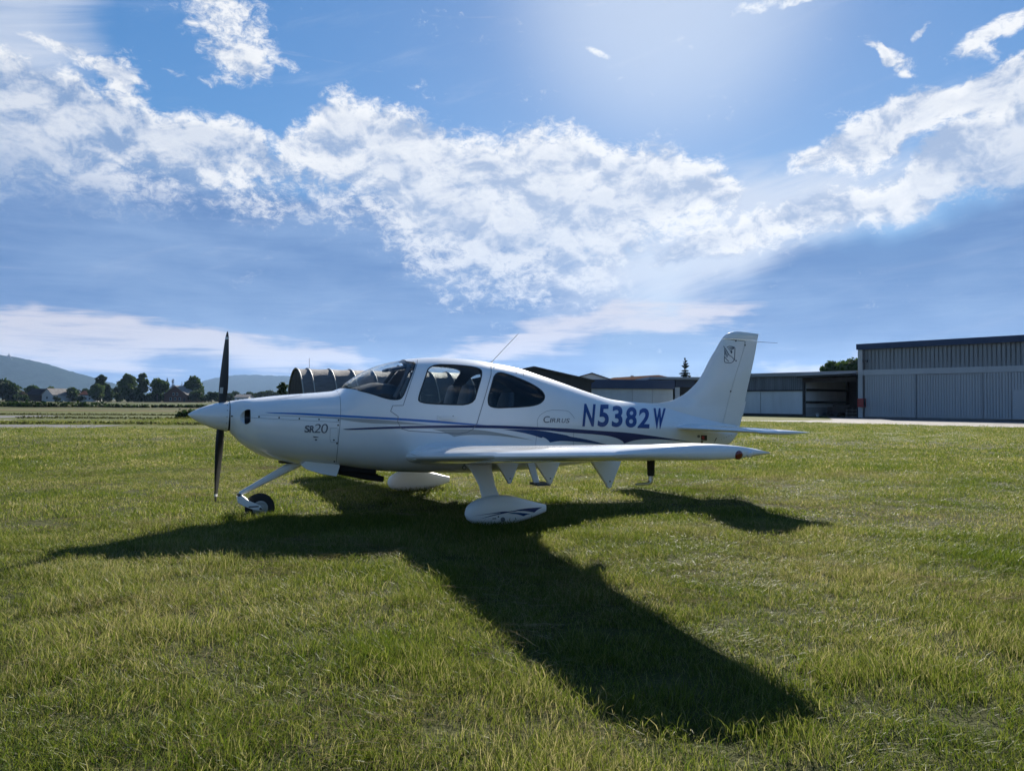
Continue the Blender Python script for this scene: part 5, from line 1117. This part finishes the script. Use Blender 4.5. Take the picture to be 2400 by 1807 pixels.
# antennas on the roof
xa, za = PL(*c2(1490, 195)); xb, zb2 = PL(1213, 784); b = MB(); b.tube([(xa - .02, 0, za - .02), (xa, 0, za), (xa + .03, 0, za + .035), (xb, 0, zb2)], [.018, .016, .006, .0035], 8); b.build('whip_antenna', MATS['paint_white_satin'], fus, 50)
for q in ((1715, 245), (1780, 268)):
    xa, za = PL(*c2(*q)); line_decal('roof_strap', [C2((q[0] + 8, q[1] + 4), (q[0], q[1] + 22), (q[0] + 2, q[1] + 45))], 'seam', .6, off=.004)
# ---- cabin
def seat(x, y, zf_, h, rec=12, head=True):
    """leather seat: cushion, back and head rest"""
    t = MB(); w = .22; rows = []
    for f in (0, .06, .3, .7, .94, 1): k = .86 if f in (0, 1) else 1; rows.append([(x - .12 + .50 * f, y + w * k * math.copysign(abs(math.cos(a)) ** .5, math.cos(a)), zf_ + .30 + .075 * k * math.copysign(abs(math.sin(a)) ** .5, math.sin(a))) for a in (2 * math.pi * q / 20 for q in range(20))])
    t.loft(rows); s_ = t.build('seat', MATS['seat_leather'], fus, 50)
    t = MB(); rows = []
    for f in (0, .05, .25, .5, .72, .88, .97, 1): ww = w * (1 if f < .6 else 1 - .42 * ((f - .6) / .4) ** 1.5) * (.8 if f in (0, 1) else 1); z = zf_ + .33 + h * f; xx = x + .36 + math.tan(R(rec)) * h * f; rows.append([(xx + .055 * (.75 if f in (0, 1) else 1) * math.copysign(abs(math.sin(a)) ** .6, math.sin(a)), y + ww * math.copysign(abs(math.cos(a)) ** .6, math.cos(a)), z) for a in (2 * math.pi * q / 20 for q in range(20))])
    t.loft(rows); t.build('seat_back', MATS['seat_leather'], s_, 50)
zfl = fbot(3.0) + .14
zh = PL(*c2(1290, 390), .25)[1]; xh = PL(*c2(1290, 420), .27)[0]
hb = zh - (zfl + .10 + .33)
seat(xh - .36 - math.tan(R(12)) * hb, -.27, zfl + .10, hb); seat(xh - .36 - math.tan(R(12)) * hb, .27, zfl + .10, hb)
zh2 = PL(*c2(1620, 455), .25)[1]; xh2 = PL(*c2(1640, 480), .25)[0]; hb2 = zh2 - (zfl + .12 + .33)
seat(xh2 - .36 - math.tan(R(12)) * hb2, -.25, zfl + .12, hb2); seat(xh2 - .36 - math.tan(R(12)) * hb2, .25, zfl + .12, hb2)
gx0, gz0 = PL(*c2(290, 400)); gx1, gz1 = PL(*c2(585, 372)); b = MB(); rows = []
for x, zt4, w in ((gx0 - .05, gz0 - .03, .46), (gx0 + .15, gz0 + .03, .49), (gx1 - .20, gz1 + .00, .50), (gx1, gz1 - .02, .50), (gx1 + .02, gz1 - .06, .49)): rows.append([(x, -w, zt4 - .14), (x, -w * .8, zt4 - .04), (x, -w * .3, zt4), (x, w * .3, zt4), (x, w * .8, zt4 - .04), (x, w, zt4 - .14), (x, w * .9, zt4 - .42), (x, -w * .9, zt4 - .42)])
b.loft(rows); b.build('instrument_panel', MATS['black_plastic'], fus, 40)
def half_w(x, z):
    zt, zb = ftop(x), fbot(x); zm = zb + (zt - zb) * fmid(x); k = (z - zm) / ((zt - zm) if z > zm else (zm - zb)); n = fnt(x) if z > zm else fnb(x)
    return fw(x) * max(0.0, 1 - min(1, abs(k)) ** n) ** (1 / n)
for s in (-1, 1):
    xv, zv = PL(*c2(690, 222), .22); zv -= .015; b = MB(); rows = []
    for f, k in ((0, .6), (.12, .9), (.5, 1), (.88, .95), (1, .6)): rows.append([(xv - .13 + .27 * f, s * .17 + .13 * k * math.cos(a), min(zv, ftop(xv - .13 + .27 * f) - .10) + .026 * k * math.sin(a)) for a in (2 * math.pi * q / 16 for q in range(16))])
    b.loft(rows); b.build('sun_visor', MATS['black_plastic'], fus, 50)
    q = []
    for f in stations(0, 1, 9): px, py = c2(760 - 190 * f, 205 + 300 * f); x_, z_ = PL(px, py, .45); q.append((x_ + .06, s * max(.05, half_w(x_ + .06, z_) - .065), z_))
    b = MB(); b.tube(q, .026, 10); b.build('windshield_pillar', MATS['cabin_trim'], fus, 50)
# centre console
b = MB(); b.box(gx1 + .05, gx1 + .75, -.10, .10, zfl, zfl + .36); b.build('centre_console', MATS['cabin_trim'], fus)

# ------------------------------------------------------------------ grass
leaf_mat('grass_blade', (.056, .096, .009), (.155, .182, .024), .52, .48, .55, 'tint', (.33, .29, .13), .20)
leaf_mat('dry_straw', (.14, .11, .055), (.26, .21, .11), .25, .9, 2.0, 'tint', (.34, .28, .17), .0)
def clump(name, m_, n, rad, hmin, hmax, wid, seed, lean=.35, flat=False, seg=3):
    r_ = np.random.default_rng(seed); vs = []; fs = []; tint = []
    for i in range(n):
        a = r_.random() * 6.283; q = rad * math.sqrt(r_.random()); x, y = q * math.cos(a), q * math.sin(a); h = hmin + (hmax - hmin) * r_.random() ** 1.6; w = wid * (.6 + .8 * r_.random())
        da = r_.random() * 6.283; ln = lean * (.25 + 1.3 * r_.random() ** 1.5) * h; dx, dy = math.cos(da) * ln + .18 * h, math.sin(da) * ln; wa = r_.random() * 3.1416; wx_, wy_ = math.cos(wa) * w / 2, math.sin(wa) * w / 2; b0 = len(vs); tn_ = r_.random()
        for k in range(seg):
            f = k / seg; ww = 1 - .55 * f; z = h * (f - .18 * f * f) if not flat else .012 + h * .05 * math.sin(f * 2.6 + i); bx_, by_ = dx * f * f * (1 if not flat else 0) + (math.cos(da) * h * f if flat else 0), dy * f * f * (1 if not flat else 0) + (math.sin(da) * h * f if flat else 0)
            vs += [(x + bx_ - wx_ * ww, y + by_ - wy_ * ww, z), (x + bx_ + wx_ * ww, y + by_ + wy_ * ww, z + (.001 if flat else 0))]
        f = 1.0; vs.append((x + (dx if not flat else math.cos(da) * h), y + (dy if not flat else math.sin(da) * h), h * .82 if not flat else .012))
        for k in range(seg - 1): fs.append((b0 + 2 * k, b0 + 2 * k + 1, b0 + 2 * k + 3, b0 + 2 * k + 2))
        fs.append((b0 + 2 * seg - 2, b0 + 2 * seg - 1, b0 + 2 * seg)); tint += [tn_] * (2 * seg + 1)
    me = bpy.data.meshes.new(name); me.from_pydata(vs, [], fs); me.materials.append(MATS[m_]); at = me.attributes.new('tint', 'FLOAT', 'POINT'); at.data.foreach_set('value', np.array(tint, dtype=np.float32)); me.update()
    return bpy.data.objects.new(name, me)
def scatter(name, pts, scl, rot, idx, objs, label):
    """one stuff object: clumps instanced on points"""
    col = bpy.data.collections.new(name + '_clumps')
    for i, o in enumerate(objs): o.name = '%s_source_%02d' % (name, i); col.objects.link(o)
    me = bpy.data.meshes.new(name); me.from_pydata([tuple(p) for p in pts], [], [])
    for nm, tp, dt_ in (('scl', 'FLOAT_VECTOR', scl), ('rot', 'FLOAT_VECTOR', rot)):
        a = me.attributes.new(nm, tp, 'POINT'); a.data.foreach_set('vector', np.asarray(dt_, dtype=np.float32).ravel())
    a = me.attributes.new('idx', 'INT', 'POINT'); a.data.foreach_set('value', np.asarray(idx, dtype=np.int32))
    o = mesh_obj(name, me); ng_ = bpy.data.node_groups.new(name, 'GeometryNodeTree'); ng_.interface.new_socket('Geometry', in_out='INPUT', socket_type='NodeSocketGeometry'); ng_.interface.new_socket('Geometry', in_out='OUTPUT', socket_type='NodeSocketGeometry')
    N = ng_.nodes; L = ng_.links; gi = N.new('NodeGroupInput'); go = N.new('NodeGroupOutput'); ip = N.new('GeometryNodeInstanceOnPoints'); ci = N.new('GeometryNodeCollectionInfo'); ci.inputs[0].default_value = col; ci.inputs['Separate Children'].default_value = True; ci.inputs['Reset Children'].default_value = True
    def na(nm, t): n = N.new('GeometryNodeInputNamedAttribute'); n.data_type = t; n.inputs[0].default_value = nm; return n.outputs[0]
    L.new(gi.outputs[0], ip.inputs['Points']); L.new(ci.outputs[0], ip.inputs['Instance']); ip.inputs['Pick Instance'].default_value = True
    L.new(na('idx', 'INT'), ip.inputs['Instance Index']); L.new(na('rot', 'FLOAT_VECTOR'), ip.inputs['Rotation']); L.new(na('scl', 'FLOAT_VECTOR'), ip.inputs['Scale']); L.new(ip.outputs[0], go.inputs[0])
    md = o.modifiers.new('scatter', 'NODES'); md.node_group = ng_; tag(o, label, 'grass', kind='stuff'); return o
def area_points(r0, r1, dens, az=46, back=0.0):
    n = int(math.radians(2 * az) * .5 * (r1 ** 2 - r0 ** 2) * dens); r = np.sqrt(nrg.random(n) * (r1 ** 2 - r0 ** 2) + r0 ** 2); a = (nrg.random(n) * 2 - 1) * math.radians(az)
    return np.stack([r * np.sin(a), r * np.cos(a) + back, np.zeros(n)], 1)
def heights(p):
    big = fbm(p[:, 0] * .45 + 40, p[:, 1] * .45 + 40, 3, 2); tuft = fbm(p[:, 0] * 1.7 + 90, p[:, 1] * 3.0 + 30, 3, 6)
    return np.clip(.50 + .8 * big + 2.2 * (tuft - .40), .58, 1.9)
near = [clump('c', 'grass_blade', 150, .15, .026, .092, .0029, 100 + i, .65) for i in range(8)]
mid = [clump('c', 'grass_blade', 120, .24, .024, .078, .0056, 200 + i, .65, seg=2) for i in range(6)]
far = [clump('c', 'grass_blade', 90, .55, .035, .095, .017, 300 + i, .5, seg=2) for i in range(5)]
def lay_grass(name, pts, objs, zs_c, label, keep=None):
    if keep is not None: pts = pts[keep(pts)]
    n = len(pts); h = heights(pts); s = (.8 + .5 * nrg.random(n)); scl = np.stack([s, s, h * (.8 + .4 * nrg.random(n)) * zs_c], 1)
    rot = np.stack([nrg.normal(size=n) * .10, nrg.normal(size=n) * .10, nrg.random(n) * 6.283], 1); scatter(name, pts, scl, rot, nrg.integers(0, len(objs), n), objs, label)
def off_paved(p):
    x, y = p[:, 0], p[:, 1]; return ~((y > 34.3) & (y < 38.8) & (x < -8.8))
def off_track(p):
    px = CX + FPX * p[:, 0] / p[:, 1]; py = 940 + ROLL * (px - CX) + CAM.z * FPX / p[:, 1]
    return (px < 1600) | (py > np.interp(px, [q[0] for q in T_BOT], [q[1] for q in T_BOT]) + .4)
lay_grass('near_grass', area_points(1.2, 9.0, 80, 52), near, 1.0, 'long green meadow grass in front of the aircraft')
def thin(p, a, b_): r = np.hypot(p[:, 0], p[:, 1]); return p[nrg.random(len(p)) < np.clip((b_ - r) / (b_ - a), 0, 1)]
lay_grass('middle_grass', thin(area_points(7.5, 27, 34, 46), 17, 27), mid, .9, 'mown yellowish meadow grass around and behind the aircraft')
lay_grass('far_grass', area_points(16.0, 62, 4.6, 44), far, .8, 'mown meadow grass out to the taxiway and gravel track', lambda p: off_paved(p) & ~((p[:, 1] > 45) & (p[:, 0] < -24)) & off_track(p))
straw = [clump('c', 'dry_straw', 60, .22, .04, .13, .0015, 400 + i, .5, True) for i in range(5)]
p = area_points(1.5, 16, 16, 50); pn = fbm(p[:, 0] * .9 + 11, p[:, 1] * .9 + 70, 4, 21); p = p[(pn > .50 + .10 * nrg.random(len(p)))]; p[:, 2] = .030 * heights(p)
n = len(p); s = .6 + .7 * nrg.random(n); scatter('dry_straw', p, np.stack([s, s, s], 1), np.stack([nrg.normal(size=n) * .12, nrg.normal(size=n) * .12, nrg.random(n) * 6.283], 1), nrg.integers(0, 5, n), straw, 'dry cut straw lying on the meadow grass')

# ------------------------------------------------------------------ haze: the air between here and the hills
hz = MB(); hz.box(-5200, 5200, -5100, 8300, -1.0, 420)
me = bpy.data.meshes.new('haze'); me.from_pydata(hz.v, [], hz.f); hm_ = bpy.data.materials.new('haze_air'); hm_.use_nodes = True; nt = hm_.node_tree; nt.nodes.remove(nt.nodes['Principled BSDF'])
pv = nt.nodes.new('ShaderNodeVolumePrincipled'); pv.inputs['Color'].default_value = (.40, .62, 1.0, 1); pv.inputs['Density'].default_value = 5.2e-5; pv.inputs['Anisotropy'].default_value = 0.3
nt.links.new(pv.outputs[0], nt.nodes['Material Output'].inputs['Volume']); me.materials.append(hm_); ho = mesh_obj('haze', me); tag(ho, kind='stuff')
